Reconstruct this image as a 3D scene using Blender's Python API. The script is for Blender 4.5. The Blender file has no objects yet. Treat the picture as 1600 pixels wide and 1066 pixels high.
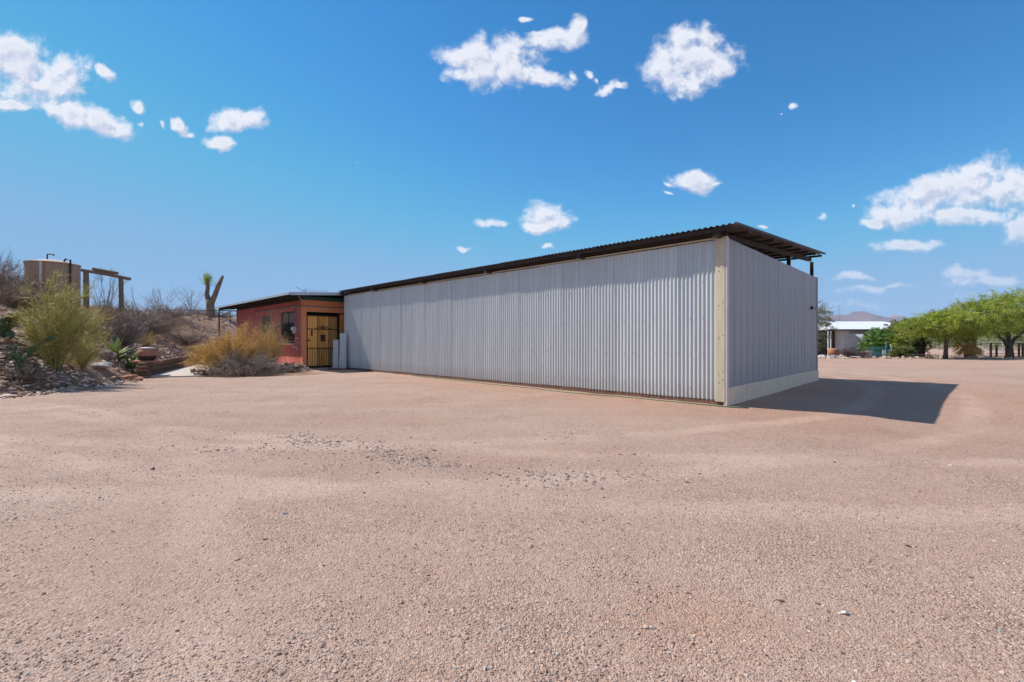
import bpy, math, random
import numpy as np
from mathutils import Vector, Matrix

random.seed(7)
RNG = np.random.default_rng(7)
R = math.radians
SC = bpy.context.scene
COL = SC.collection

# ------------------------------------------------------------------ camera
CAM_H = 1.3
cam_d = bpy.data.cameras.new('camera')
cam = bpy.data.objects.new('camera', cam_d)
COL.objects.link(cam)
cam.location = (0, 0, CAM_H)
cam.rotation_euler = (R(90), 0, 0)
cam_d.sensor_width = 36.0
cam_d.lens = 16.0
cam_d.clip_start = 0.05
cam_d.clip_end = 12000
SC.camera = cam

# ------------------------------------------------------------------ light
# horizontal shift of a shadow per metre of height
SHX, SHY = 0.780, -0.262
_l = math.hypot(SHX, SHY)
SUN_EL = math.atan2(1.0, _l)
sun_d = bpy.data.lights.new('sun', 'SUN')
sun_d.energy = 5.0
sun_d.angle = R(0.53)
sun_d.color = (1.0, 0.94, 0.85)
sun = bpy.data.objects.new('sun', sun_d)
COL.objects.link(sun)
sun.rotation_euler = Vector((SHX, SHY, -1)).to_track_quat('-Z', 'Y').to_euler()
sun.location = (-30, 20, 40)

SC.view_settings.view_transform = 'Standard'
SC.view_settings.look = 'None'
SC.view_settings.exposure = 0.3
SC.view_settings.gamma = 1.0
SC.view_settings.use_curve_mapping = False
SC.render.engine = 'CYCLES'
SC.cycles.max_bounces = 8
SC.cycles.transparent_max_bounces = 8
SC.cycles.volume_bounces = 1
SKY_STRENGTH = 0.095
SKY_GRADE = ((2.0, 1.9, .20), (1.50, 1.12, .46), (1.42, .88, .76))
HAZE = 0.00011


def build_world():
    w = bpy.data.worlds.new('World')
    SC.world = w
    w.use_nodes = True
    nt = w.node_tree
    N, L = nt.nodes, nt.links
    N.clear()
    out = N.new('ShaderNodeOutputWorld')
    bg = N.new('ShaderNodeBackground')
    sky = N.new('ShaderNodeTexSky')
    sky.sky_type = 'NISHITA'
    sky.sun_disc = False
    sky.sun_elevation = SUN_EL
    sky.sun_rotation = math.atan2(-SHX, -SHY)
    sky.altitude = 600
    sky.air_density = 0.85
    sky.dust_density = 0.0
    sky.ozone_density = 3.0
    # one colour grade for the whole sky: a deeper, cleaner azure than the bare model gives
    spc = N.new('ShaderNodeSeparateColor'); L.new(sky.outputs[0], spc.inputs[0])
    hs = N.new('ShaderNodeCombineColor')
    for i, (gain, power, cap) in enumerate(SKY_GRADE):
        def mth(op, a, b, c=None):
            m_ = N.new('ShaderNodeMath'); m_.operation = op
            for q, x in enumerate((a, b, c)):
                if x is None: continue
                if isinstance(x, (int, float)): m_.inputs[q].default_value = x
                else: L.new(x, m_.inputs[q])
            return m_.outputs[0]
        n_ = mth('MULTIPLY', spc.outputs[i], .117)
        n_ = mth('MULTIPLY', mth('POWER', n_, power), gain)
        n_ = mth('SMOOTH_MIN', n_, cap, .12)
        L.new(mth('MULTIPLY', n_, 1 / .117), hs.inputs[i])

    # clouds: soft ellipses at fixed compass directions, broken up with noise
    # (u, v) = direction.x / direction.y, direction.z / direction.y
    cl = []
    def c(px, py, a, b, rot=0, amt=1.0):
        cl.append(((px - 800) / 711.0, (533 - py) / 711.0, a / 711.0, b / 711.0, R(rot), amt))
    c(-60, 88, 120, 58, -18); c(40, 108, 100, 36, -28); c(20, 90, 60, 40, -20); c(95, 125, 40, 40, -35)
    c(110, 175, 55, 17, -14); c(165, 192, 50, 20, -18); c(15, 168, 30, 8, -5)
    c(165, 117, 20, 9, -35); c(216, 163, 20, 9, -30, .9); c(280, 196, 16, 7, -40, .9); c(290, 207, 13, 6, -20, .8); c(257, 190, 6, 10, 20, .7)
    c(220, 192, 12, 8, 0, .7); c(130, 104, 16, 5, -20, .6)
    c(372, 190, 42, 19, 0); c(385, 184, 26, 12, -12); c(342, 225, 30, 10, -8)
    c(770, 100, 72, 34, -6); c(738, 92, 44, 28, 0); c(795, 80, 34, 26, 0); c(835, 121, 52, 15, -8)
    c(725, 118, 30, 14, 0); c(868, 62, 48, 16, 0); c(896, 44, 14, 26, -10); c(840, 56, 30, 9, 0, .8); c(828, 30, 14, 6, 0, .8)
    c(890, 118, 18, 12, -40, .7); c(920, 117, 14, 7, -50, .75); c(931, 126, 10, 6, -30, .7); c(948, 137, 34, 9, 35, .85); c(972, 130, 15, 7, -20, .8)
    c(1078, 97, 70, 40, 0); c(1085, 74, 48, 28, 0); c(1050, 110, 44, 32, 0); c(1128, 108, 30, 18, 20); c(1075, 132, 22, 20, 0)
    c(1086, 286, 38, 16, -5); c(1046, 290, 12, 7, 0, .8); c(1046, 304, 14, 5, 0, .7); c(1118, 292, 16, 7, 0, .7)
    c(856, 338, 38, 17, 0); c(842, 352, 28, 12, 0); c(762, 345, 30, 10, -5, .9); c(724, 385, 13, 5, 0, .8); c(855, 384, 16, 5, 0, .75)
    c(1520, 292, 80, 36, 10); c(1450, 310, 76, 30, 12); c(1415, 330, 56, 18, 6); c(1600, 298, 70, 34, 0); c(1690, 290, 80, 46, 0)
    c(1366, 348, 26, 7, 0, .9); c(1500, 335, 90, 12, 3); c(1540, 268, 34, 16, 0)
    c(1420, 384, 66, 10, -3, .95); c(1600, 358, 34, 22, 10); c(1236, 171, 8, 8, 0, .8); c(1283, 338, 9, 7, 0, .8)
    c(1191, 350, 12, 4, 0, .9); c(1342, 325, 5, 4, 0, .8); c(556, 253, 16, 6, 0, .35); c(1218, 180, 5, 3, 0, .5)
    c(1335, 432, 42, 8, 0, .8); c(1350, 450, 90, 10, 2, .65); c(1515, 426, 50, 14, 0, .75); c(1550, 438, 110, 15, 0, .75)
    c(1400, 448, 60, 8, 0, .6); c(1530, 462, 110, 30, 0, .42); c(1350, 476, 110, 22, 0, .4); c(1690, 430, 90, 30, 0, .75)
    # the same sort of cloud goes on outside the frame
    c(2050, 180, 150, 60, 10); c(2300, 320, 190, 60, 5); c(1900, 60, 90, 40, 0); c(-420, 150, 170, 70, -20)
    c(-800, 280, 240, 80, -10); c(300, -260, 150, 60, 10); c(900, -400, 190, 80, 0); c(1500, -300, 130, 60, 0)

    g = bpy.data.node_groups.new('cloud_density', 'ShaderNodeTree')
    g.interface.new_socket('Vector', in_out='INPUT', socket_type='NodeSocketVector')
    g.interface.new_socket('Density', in_out='OUTPUT', socket_type='NodeSocketFloat')
    GN, GL = g.nodes, g.links
    gi, go = GN.new('NodeGroupInput'), GN.new('NodeGroupOutput')
    # warp
    n1 = GN.new('ShaderNodeTexNoise'); n1.inputs['Scale'].default_value = 11; n1.inputs['Detail'].default_value = 3
    n1.inputs['Roughness'].default_value = .6
    GL.new(gi.outputs[0], n1.inputs['Vector'])
    s1 = GN.new('ShaderNodeVectorMath'); s1.operation = 'SUBTRACT'; s1.inputs[1].default_value = (.5, .5, .5)
    GL.new(n1.outputs['Color'], s1.inputs[0])
    s2 = GN.new('ShaderNodeVectorMath'); s2.operation = 'SCALE'; s2.inputs['Scale'].default_value = .055
    GL.new(s1.outputs[0], s2.inputs[0])
    s3 = GN.new('ShaderNodeVectorMath'); s3.operation = 'ADD'
    GL.new(gi.outputs[0], s3.inputs[0]); GL.new(s2.outputs[0], s3.inputs[1])
    s4 = GN.new('ShaderNodeVectorMath'); s4.operation = 'MULTIPLY'; s4.inputs[1].default_value = (1, 1, 0)
    GL.new(s3.outputs[0], s4.inputs[0])
    # each ellipse reads the vector (u, v, running value), so the nodes stay in one chain
    uv = GN.new('ShaderNodeSeparateXYZ'); GL.new(s4.outputs[0], uv.inputs[0])
    state = s4; prev = None
    for (u, v, a, b, rot, amt) in cl:
        m = GN.new('ShaderNodeMapping'); m.vector_type = 'TEXTURE'
        m.inputs['Location'].default_value = (u, v, 0)
        m.inputs['Rotation'].default_value = (0, 0, rot)
        m.inputs['Scale'].default_value = (a * 1.22, b * 1.3, 1e6)
        GL.new(state.outputs[0], m.inputs['Vector'])
        le = GN.new('ShaderNodeVectorMath'); le.operation = 'LENGTH'
        GL.new(m.outputs[0], le.inputs[0])
        mm = GN.new('ShaderNodeMath'); mm.operation = 'MULTIPLY_ADD'
        mm.inputs[1].default_value = -1.0; mm.inputs[2].default_value = 1.0 - (1 - amt) * 1.25
        GL.new(le.outputs['Value'], mm.inputs[0])
        if prev is None:
            prev = mm
        else:
            mx = GN.new('ShaderNodeMath'); mx.operation = 'SMOOTH_MAX'; mx.inputs[2].default_value = .12
            GL.new(prev.outputs[0], mx.inputs[0]); GL.new(mm.outputs[0], mx.inputs[1])
            prev = mx
        state = GN.new('ShaderNodeCombineXYZ')
        GL.new(uv.outputs[0], state.inputs[0]); GL.new(uv.outputs[1], state.inputs[1]); GL.new(prev.outputs[0], state.inputs[2])
    n2 = GN.new('ShaderNodeTexNoise'); n2.inputs['Scale'].default_value = 18; n2.inputs['Detail'].default_value = 7
    n2.inputs['Roughness'].default_value = .62
    GL.new(gi.outputs[0], n2.inputs['Vector'])
    a1 = GN.new('ShaderNodeMath'); a1.operation = 'MULTIPLY_ADD'; a1.inputs[1].default_value = 1.8; a1.inputs[2].default_value = -.88
    GL.new(n2.outputs['Fac'], a1.inputs[0])
    cap = GN.new('ShaderNodeMath'); cap.operation = 'MINIMUM'; cap.inputs[1].default_value = .62
    GL.new(prev.outputs[0], cap.inputs[0])
    a2 = GN.new('ShaderNodeMath'); a2.operation = 'ADD'
    GL.new(cap.outputs[0], a2.inputs[0]); GL.new(a1.outputs[0], a2.inputs[1])
    GL.new(a2.outputs[0], go.inputs[0])

    tc = N.new('ShaderNodeTexCoord')
    sp = N.new('ShaderNodeSeparateXYZ')
    L.new(tc.outputs['Generated'], sp.inputs[0])
    ym = N.new('ShaderNodeMath'); ym.operation = 'MAXIMUM'; ym.inputs[1].default_value = .08
    L.new(sp.outputs['Y'], ym.inputs[0])
    du = N.new('ShaderNodeMath'); du.operation = 'DIVIDE'; L.new(sp.outputs['X'], du.inputs[0]); L.new(ym.outputs[0], du.inputs[1])
    dv = N.new('ShaderNodeMath'); dv.operation = 'DIVIDE'; L.new(sp.outputs['Z'], dv.inputs[0]); L.new(ym.outputs[0], dv.inputs[1])
    cb = N.new('ShaderNodeCombineXYZ'); L.new(du.outputs[0], cb.inputs[0]); L.new(dv.outputs[0], cb.inputs[1])
    d0 = N.new('ShaderNodeGroup'); d0.node_tree = g; L.new(cb.outputs[0], d0.inputs[0])
    of = N.new('ShaderNodeVectorMath'); of.operation = 'ADD'; of.inputs[1].default_value = (-.010, .016, 0)
    L.new(cb.outputs[0], of.inputs[0])
    d1 = N.new('ShaderNodeGroup'); d1.node_tree = g; L.new(of.outputs[0], d1.inputs[0])
    al = N.new('ShaderNodeMapRange'); al.interpolation_type = 'SMOOTHSTEP'
    al.inputs['From Min'].default_value = 0.0; al.inputs['From Max'].default_value = .66
    L.new(d0.outputs[0], al.inputs['Value'])
    msk = N.new('ShaderNodeMath'); msk.operation = 'GREATER_THAN'; msk.inputs[1].default_value = .09
    L.new(sp.outputs['Y'], msk.inputs[0])
    alm = N.new('ShaderNodeMath'); alm.operation = 'MULTIPLY'
    L.new(al.outputs[0], alm.inputs[0]); L.new(msk.outputs[0], alm.inputs[1])
    lowf = N.new('ShaderNodeMapRange'); lowf.inputs['From Min'].default_value = .04; lowf.inputs['From Max'].default_value = .22
    lowf.inputs['To Min'].default_value = .35; lowf.inputs['To Max'].default_value = .97
    L.new(sp.outputs['Z'], lowf.inputs['Value'])
    alk = N.new('ShaderNodeMath'); alk.operation = 'MULTIPLY'
    L.new(alm.outputs[0], alk.inputs[0]); L.new(lowf.outputs[0], alk.inputs[1])
    # light side / shade side of the cloud
    df = N.new('ShaderNodeMath'); df.operation = 'SUBTRACT'
    L.new(d0.outputs[0], df.inputs[0]); L.new(d1.outputs[0], df.inputs[1])
    sh = N.new('ShaderNodeMapRange'); sh.inputs['From Min'].default_value = -.20; sh.inputs['From Max'].default_value = .10
    L.new(df.outputs[0], sh.inputs['Value'])
    thick = N.new('ShaderNodeMapRange'); thick.inputs['From Min'].default_value = .1; thick.inputs['From Max'].default_value = .9
    thick.inputs['To Min'].default_value = 1.0; thick.inputs['To Max'].default_value = .40
    L.new(d0.outputs[0], thick.inputs['Value'])
    ml = N.new('ShaderNodeMath'); ml.operation = 'MULTIPLY'
    L.new(sh.outputs[0], ml.inputs[0]); L.new(thick.outputs[0], ml.inputs[1])
    cm = N.new('ShaderNodeMix'); cm.data_type = 'RGBA'
    k = .90 / SKY_STRENGTH
    cm.inputs['A'].default_value = (.56 * k, .60 * k, .74 * k, 1)
    cm.inputs['B'].default_value = (.96 * k, .96 * k, .98 * k, 1)
    L.new(ml.outputs[0], cm.inputs['Factor'])
    # unseen broken cumulus added behind the camera to whiten the fill light
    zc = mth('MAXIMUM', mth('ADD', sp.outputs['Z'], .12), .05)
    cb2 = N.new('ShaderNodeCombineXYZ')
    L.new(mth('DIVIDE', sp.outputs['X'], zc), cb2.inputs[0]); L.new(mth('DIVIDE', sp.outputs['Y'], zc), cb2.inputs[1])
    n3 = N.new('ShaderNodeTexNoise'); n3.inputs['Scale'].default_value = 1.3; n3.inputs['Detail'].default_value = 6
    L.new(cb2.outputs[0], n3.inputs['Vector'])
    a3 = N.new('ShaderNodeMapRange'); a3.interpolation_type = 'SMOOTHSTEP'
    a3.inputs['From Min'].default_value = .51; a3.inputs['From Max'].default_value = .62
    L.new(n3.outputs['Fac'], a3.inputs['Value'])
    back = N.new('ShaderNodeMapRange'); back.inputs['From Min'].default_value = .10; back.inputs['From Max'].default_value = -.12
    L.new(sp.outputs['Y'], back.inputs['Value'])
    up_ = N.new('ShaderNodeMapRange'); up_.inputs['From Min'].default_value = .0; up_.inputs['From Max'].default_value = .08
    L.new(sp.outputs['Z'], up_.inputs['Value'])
    rear_fill = mth('MULTIPLY', mth('MULTIPLY', a3.outputs[0], back.outputs[0]), mth('MULTIPLY', up_.outputs[0], .9))
    allc = mth('MAXIMUM', alk.outputs[0], rear_fill)
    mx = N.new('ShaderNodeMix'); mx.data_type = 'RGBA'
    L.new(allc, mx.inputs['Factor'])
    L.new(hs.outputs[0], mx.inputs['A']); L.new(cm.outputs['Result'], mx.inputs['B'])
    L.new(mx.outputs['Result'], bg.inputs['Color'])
    bg.inputs['Strength'].default_value = SKY_STRENGTH
    L.new(bg.outputs[0], out.inputs['Surface'])
    w.cycles.sampling_method = 'MANUAL'
    w.cycles.sample_map_resolution = 1024


build_world()


# ------------------------------------------------------------------ helpers
def vnoise(x, y, seed=0):
    x = np.asarray(x, float); y = np.asarray(y, float)
    xi = np.floor(x).astype(np.int64); yi = np.floor(y).astype(np.int64)
    xf = x - xi; yf = y - yi
    u = xf * xf * (3 - 2 * xf); v = yf * yf * (3 - 2 * yf)
    def h(a, b):
        n = (a * 374761393 + b * 668265263 + seed * 1274126177) & 0xffffffff
        n = ((n ^ (n >> 13)) * 1274126177) & 0xffffffff
        n = n ^ (n >> 16)
        return (n & 0xffff) / 65535.0
    a = h(xi, yi); b = h(xi + 1, yi); c = h(xi, yi + 1); d = h(xi + 1, yi + 1)
    return a + (b - a) * u + (c - a) * v + (a - b - c + d) * u * v - .5


def fbm(x, y, seed=0, oct=4):
    s = 0; a = 1.0
    for i in range(oct):
        s = s + a * vnoise(x * 2 ** i, y * 2 ** i, seed + i * 17)
        a *= .5
    return s


FOOT = [(-11.6, -60), (-11.8, 9), (-12.3, 14.5), (-13.35, 16.0), (-15.6, 19.7), (-18.7, 26), (-21, 31), (-21, 4500)]


def foot_dist(x, y):
    x = np.asarray(x, float); y = np.asarray(y, float)
    best = np.full(np.broadcast(x, y).shape, 1e9)
    for (ax, ay), (bx, by) in zip(FOOT[:-1], FOOT[1:]):
        dx, dy = bx - ax, by - ay
        t = np.clip(((x - ax) * dx + (y - ay) * dy) / (dx * dx + dy * dy), 0, 1)
        best = np.minimum(best, np.hypot(x - ax - t * dx, y - ay - t * dy))
    xf = np.interp(y, [p[1] for p in FOOT], [p[0] for p in FOOT])
    return np.where(x < xf, best, -best)


def height(x, y):
    x = np.asarray(x, float); y = np.asarray(y, float)
    d = foot_dist(x, y)
    dd = np.maximum(d, 0)
    hill = 3.9 * np.tanh(dd / 5.0)
    k = np.clip(dd / 1.2, 0, 1)
    hill = hill + k * (.32 * fbm(x * .45, y * .45, 3) + .14 * fbm(x * 1.6, y * 1.6, 9, 3))
    dip = -.150 * np.exp(-((x - 7.9) ** 2 + (y - 6.8) ** 2) / 8.5)
    near = np.clip((60 - np.hypot(x, y)) / 30, 0, 1)
    und = near * (.018 * fbm(x * .5, y * .5, 21, 3) + .012 * fbm(x * 2.2, y * 2.2, 31, 3))
    return hill + dip + und


def hz(x, y):
    return float(height(np.array([x]), np.array([y]))[0])


def on_ground(px, depth):
    """a spot on the ground at a bearing and a distance ahead"""
    x = (px - 800) / 711.0 * depth
    return x, depth, hz(x, depth)


def link(o, parent=None):
    COL.objects.link(o)
    if parent is not None:
        o.parent = parent
    return o


def tag(o, label=None, cat=None, group=None, kind=None):
    if label: o['label'] = label
    if cat: o['category'] = cat
    if group: o['group'] = group
    if kind: o['kind'] = kind
    return o


def empty(name, loc=(0, 0, 0), rz=0, label=None, cat=None, group=None):
    o = bpy.data.objects.new(name, None)
    o.empty_display_size = .2
    o.location = loc
    o.rotation_euler = (0, 0, rz)
    link(o)
    return tag(o, label, cat, group)


class MB:
    """collects verts / faces, then becomes ONE mesh object"""
    def __init__(s):
        s.v = []; s.f = []; s.n = 0; s.tone = []

    def add(s, verts, faces, tone=None):
        verts = np.asarray(verts, float).reshape(-1, 3)
        faces = [tuple(int(i) + s.n for i in f) for f in faces]
        s.v.append(verts); s.f.extend(faces); s.n += len(verts)
        return s

    def box(s, x0, x1, y0, y1, z0, z1):
        v = [(x0, y0, z0), (x1, y0, z0), (x1, y1, z0), (x0, y1, z0), (x0, y0, z1), (x1, y0, z1), (x1, y1, z1), (x0, y1, z1)]
        return s.add(v, [(0, 3, 2, 1), (4, 5, 6, 7), (0, 1, 5, 4), (1, 2, 6, 5), (2, 3, 7, 6), (3, 0, 4, 7)])

    def bbox(s, x0, x1, y0, y1, z0, z1, b=.01):
        """box with chamfered edges"""
        import itertools
        c = ((x0 + x1) / 2, (y0 + y1) / 2, (z0 + z1) / 2)
        h = (abs(x1 - x0) / 2, abs(y1 - y0) / 2, abs(z1 - z0) / 2)
        b = min(b, min(h) * .45)
        vs = {}; out = []
        for sx, sy, sz in itertools.product((-1, 1), repeat=3):
            for ax in range(3):
                p = [h[0] - b, h[1] - b, h[2] - b]; p[ax] = h[ax]
                vs[(sx, sy, sz, ax)] = len(out)
                out.append((c[0] + sx * p[0], c[1] + sy * p[1], c[2] + sz * p[2]))
        F = []
        def q(*k): F.append([vs[i] for i in k])
        for sg in (-1, 1):
            q((sg, -1, -1, 0), (sg, 1, -1, 0), (sg, 1, 1, 0), (sg, -1, 1, 0))
            q((-1, sg, -1, 1), (1, sg, -1, 1), (1, sg, 1, 1), (-1, sg, 1, 1))
            q((-1, -1, sg, 2), (1, -1, sg, 2), (1, 1, sg, 2), (-1, 1, sg, 2))
        for a, b2 in itertools.product((-1, 1), repeat=2):
            q((a, b2, -1, 0), (a, b2, -1, 1), (a, b2, 1, 1), (a, b2, 1, 0))
            q((a, -1, b2, 0), (a, -1, b2, 2), (a, 1, b2, 2), (a, 1, b2, 0))
            q((-1, a, b2, 1), (-1, a, b2, 2), (1, a, b2, 2), (1, a, b2, 1))
        for sx, sy, sz in itertools.product((-1, 1), repeat=3):
            q((sx, sy, sz, 0), (sx, sy, sz, 1), (sx, sy, sz, 2))
        # orient outward
        O = np.array(out); cc = np.array(c)
        G = []
        for f in F:
            p = O[f]
            n = np.cross(p[1] - p[0], p[2] - p[0])
            G.append(f if np.dot(n, p.mean(0) - cc) > 0 else f[::-1])
        return s.add(out, G)

    def tube(s, pts, rad, n=8, caps=True):
        pts = [Vector(p) for p in pts]
        if not hasattr(rad, '__len__'): rad = [rad] * len(pts)
        V = []; F = []
        ref = None
        for i, p in enumerate(pts):
            a = pts[max(i - 1, 0)]; b = pts[min(i + 1, len(pts) - 1)]
            t = (b - a).normalized()
            if ref is None:
                ref = Vector((0, 0, 1)) if abs(t.z) < .9 else Vector((1, 0, 0))
            u = t.cross(ref).normalized(); w = u.cross(t).normalized()
            ref = w
            for k in range(n):
                an = 2 * math.pi * k / n
                V.append(p + (u * math.cos(an) + w * math.sin(an)) * rad[i])
        for i in range(len(pts) - 1):
            for k in range(n):
                k2 = (k + 1) % n
                F.append((i * n + k, i * n + k2, (i + 1) * n + k2, (i + 1) * n + k))
        if caps:
            F.append(tuple(range(n))[::-1]); F.append(tuple((len(pts) - 1) * n + k for k in range(n)))
        return s.add([tuple(v) for v in V], F)

    def lathe(s, prof, n=24, c=(0, 0, 0)):
        V = []; F = []
        for r, z in prof:
            for k in range(n):
                an = 2 * math.pi * k / n
                V.append((c[0] + r * math.cos(an), c[1] + r * math.sin(an), c[2] + z))
        for i in range(len(prof) - 1):
            for k in range(n):
                k2 = (k + 1) % n
                F.append((i * n + k, i * n + k2, (i + 1) * n + k2, (i + 1) * n + k))
        return s.add(V, F)

    def build(s, name, mat, parent=None, smooth=False):
        me = bpy.data.meshes.new(name)
        v = np.concatenate(s.v) if s.v else np.zeros((0, 3))
        me.from_pydata(v.tolist(), [], s.f)
        me.update()
        if smooth: me.shade_smooth()
        if mat: me.materials.append(mat)
        o = bpy.data.objects.new(name, me)
        return link(o, parent)


def raw_mesh(name, verts, faces_flat, nper, mat, parent=None, tone=None, smooth=False):
    """fast mesh from arrays: all faces with nper corners"""
    me = bpy.data.meshes.new(name)
    nv = len(verts); nf = len(faces_flat) // nper
    me.vertices.add(nv); me.vertices.foreach_set('co', np.asarray(verts, np.float32).ravel())
    me.loops.add(nf * nper); me.loops.foreach_set('vertex_index', np.asarray(faces_flat, np.int32))
    me.polygons.add(nf)
    me.polygons.foreach_set('loop_start', np.arange(0, nf * nper, nper, dtype=np.int32))
    if smooth: me.polygons.foreach_set('use_smooth', np.ones(nf, bool))
    me.update(calc_edges=True)
    if tone is not None:
        a = me.attributes.new('tone', 'FLOAT', 'POINT')
        a.data.foreach_set('value', np.asarray(tone, np.float32))
    if isinstance(mat, (list, tuple)):
        for m in mat: me.materials.append(m)
    elif mat: me.materials.append(mat)
    o = bpy.data.objects.new(name, me)
    return link(o, parent)


def copy_obj(o, parent=None, name=None):
    c = o.copy()
    COL.objects.link(c)
    if parent is not None: c.parent = parent
    return c


# ------------------------------------------------------------------ materials
def new_mat(name):
    m = bpy.data.materials.new(name); m.use_nodes = True
    return m, m.node_tree, m.node_tree.nodes['Principled BSDF']


def ramp(nt, fac, cols):
    r = nt.nodes.new('ShaderNodeValToRGB')
    el = r.color_ramp.elements
    el[0].position = cols[0][0]; el[0].color = (*cols[0][1], 1)
    el[1].position = cols[-1][0]; el[1].color = (*cols[-1][1], 1)
    for p, c in cols[1:-1]:
        e = el.new(p); e.color = (*c, 1)
    nt.links.new(fac, r.inputs[0])
    return r.outputs[0]


def noise(nt, scale, detail=4, rough=.55, coord='Object', stretch=None, dist=0):
    tc = nt.nodes.new('ShaderNodeTexCoord')
    n = nt.nodes.new('ShaderNodeTexNoise')
    n.inputs['Scale'].default_value = scale; n.inputs['Detail'].default_value = detail
    n.inputs['Roughness'].default_value = rough; n.inputs['Distortion'].default_value = dist
    if stretch:
        mp = nt.nodes.new('ShaderNodeMapping'); mp.inputs['Scale'].default_value = stretch
        nt.links.new(tc.outputs[coord], mp.inputs[0]); nt.links.new(mp.outputs[0], n.inputs['Vector'])
    else:
        nt.links.new(tc.outputs[coord], n.inputs['Vector'])
    return n.outputs['Fac']


def math_n(nt, op, a, b=None, c=None):
    m = nt.nodes.new('ShaderNodeMath'); m.operation = op
    for i, x in enumerate((a, b, c)):
        if x is None: continue
        if isinstance(x, (int, float)): m.inputs[i].default_value = x
        else: nt.links.new(x, m.inputs[i])
    return m.outputs[0]


def mixc(nt, fac, a, b, mode='MIX'):
    m = nt.nodes.new('ShaderNodeMix'); m.data_type = 'RGBA'; m.blend_type = mode
    for s, x in (('Factor', fac), ('A', a), ('B', b)):
        if isinstance(x, (int, float)): m.inputs[s].default_value = x
        elif isinstance(x, tuple): m.inputs[s].default_value = (*x, 1)
        else: nt.links.new(x, m.inputs[s])
    return m.outputs['Result']


def bump(nt, b, h, strength=.3, dist=.02):
    n = nt.nodes.new('ShaderNodeBump')
    n.inputs['Strength'].default_value = strength; n.inputs['Distance'].default_value = dist
    nt.links.new(h, n.inputs['Height']); nt.links.new(n.outputs[0], b.inputs['Normal'])
    return n


def basic(name, c0, c1, scale=6, rough=.8, metal=0, bstr=.2, bdist=.01, stretch=None, detail=5, per_obj=0.0):
    m, nt, b = new_mat(name)
    f = noise(nt, scale, detail, .6, stretch=stretch)
    col = ramp(nt, f, [(.3, c0), (.7, c1)])
    if per_obj:
        oi = nt.nodes.new('ShaderNodeObjectInfo')
        v = math_n(nt, 'MULTIPLY_ADD', oi.outputs['Random'], per_obj * 2, 1 - per_obj)
        hsn = nt.nodes.new('ShaderNodeHueSaturation')
        nt.links.new(v, hsn.inputs['Value']); nt.links.new(col, hsn.inputs['Color'])
        col = hsn.outputs[0]
    nt.links.new(col, b.inputs['Base Color'])
    b.inputs['Roughness'].default_value = rough; b.inputs['Metallic'].default_value = metal
    if bstr: bump(nt, b, noise(nt, scale * 4, 4, .6, stretch=stretch), bstr, bdist)
    return m


def leaf_mat(name, cols, trans=.3, rough=.6):
    m, nt, b = new_mat(name)
    at = nt.nodes.new('ShaderNodeAttribute'); at.attribute_name = 'tone'
    col = ramp(nt, at.outputs['Fac'], cols)
    nt.links.new(col, b.inputs['Base Color']); b.inputs['Roughness'].default_value = rough
    if trans:
        tr = nt.nodes.new('ShaderNodeBsdfTranslucent'); nt.links.new(col, tr.inputs[0])
        ms = nt.nodes.new('ShaderNodeMixShader'); ms.inputs[0].default_value = trans
        out = nt.nodes['Material Output']
        nt.links.new(b.outputs[0], ms.inputs[1]); nt.links.new(tr.outputs[0], ms.inputs[2])
        nt.links.new(ms.outputs[0], out.inputs['Surface'])
    return m


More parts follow.
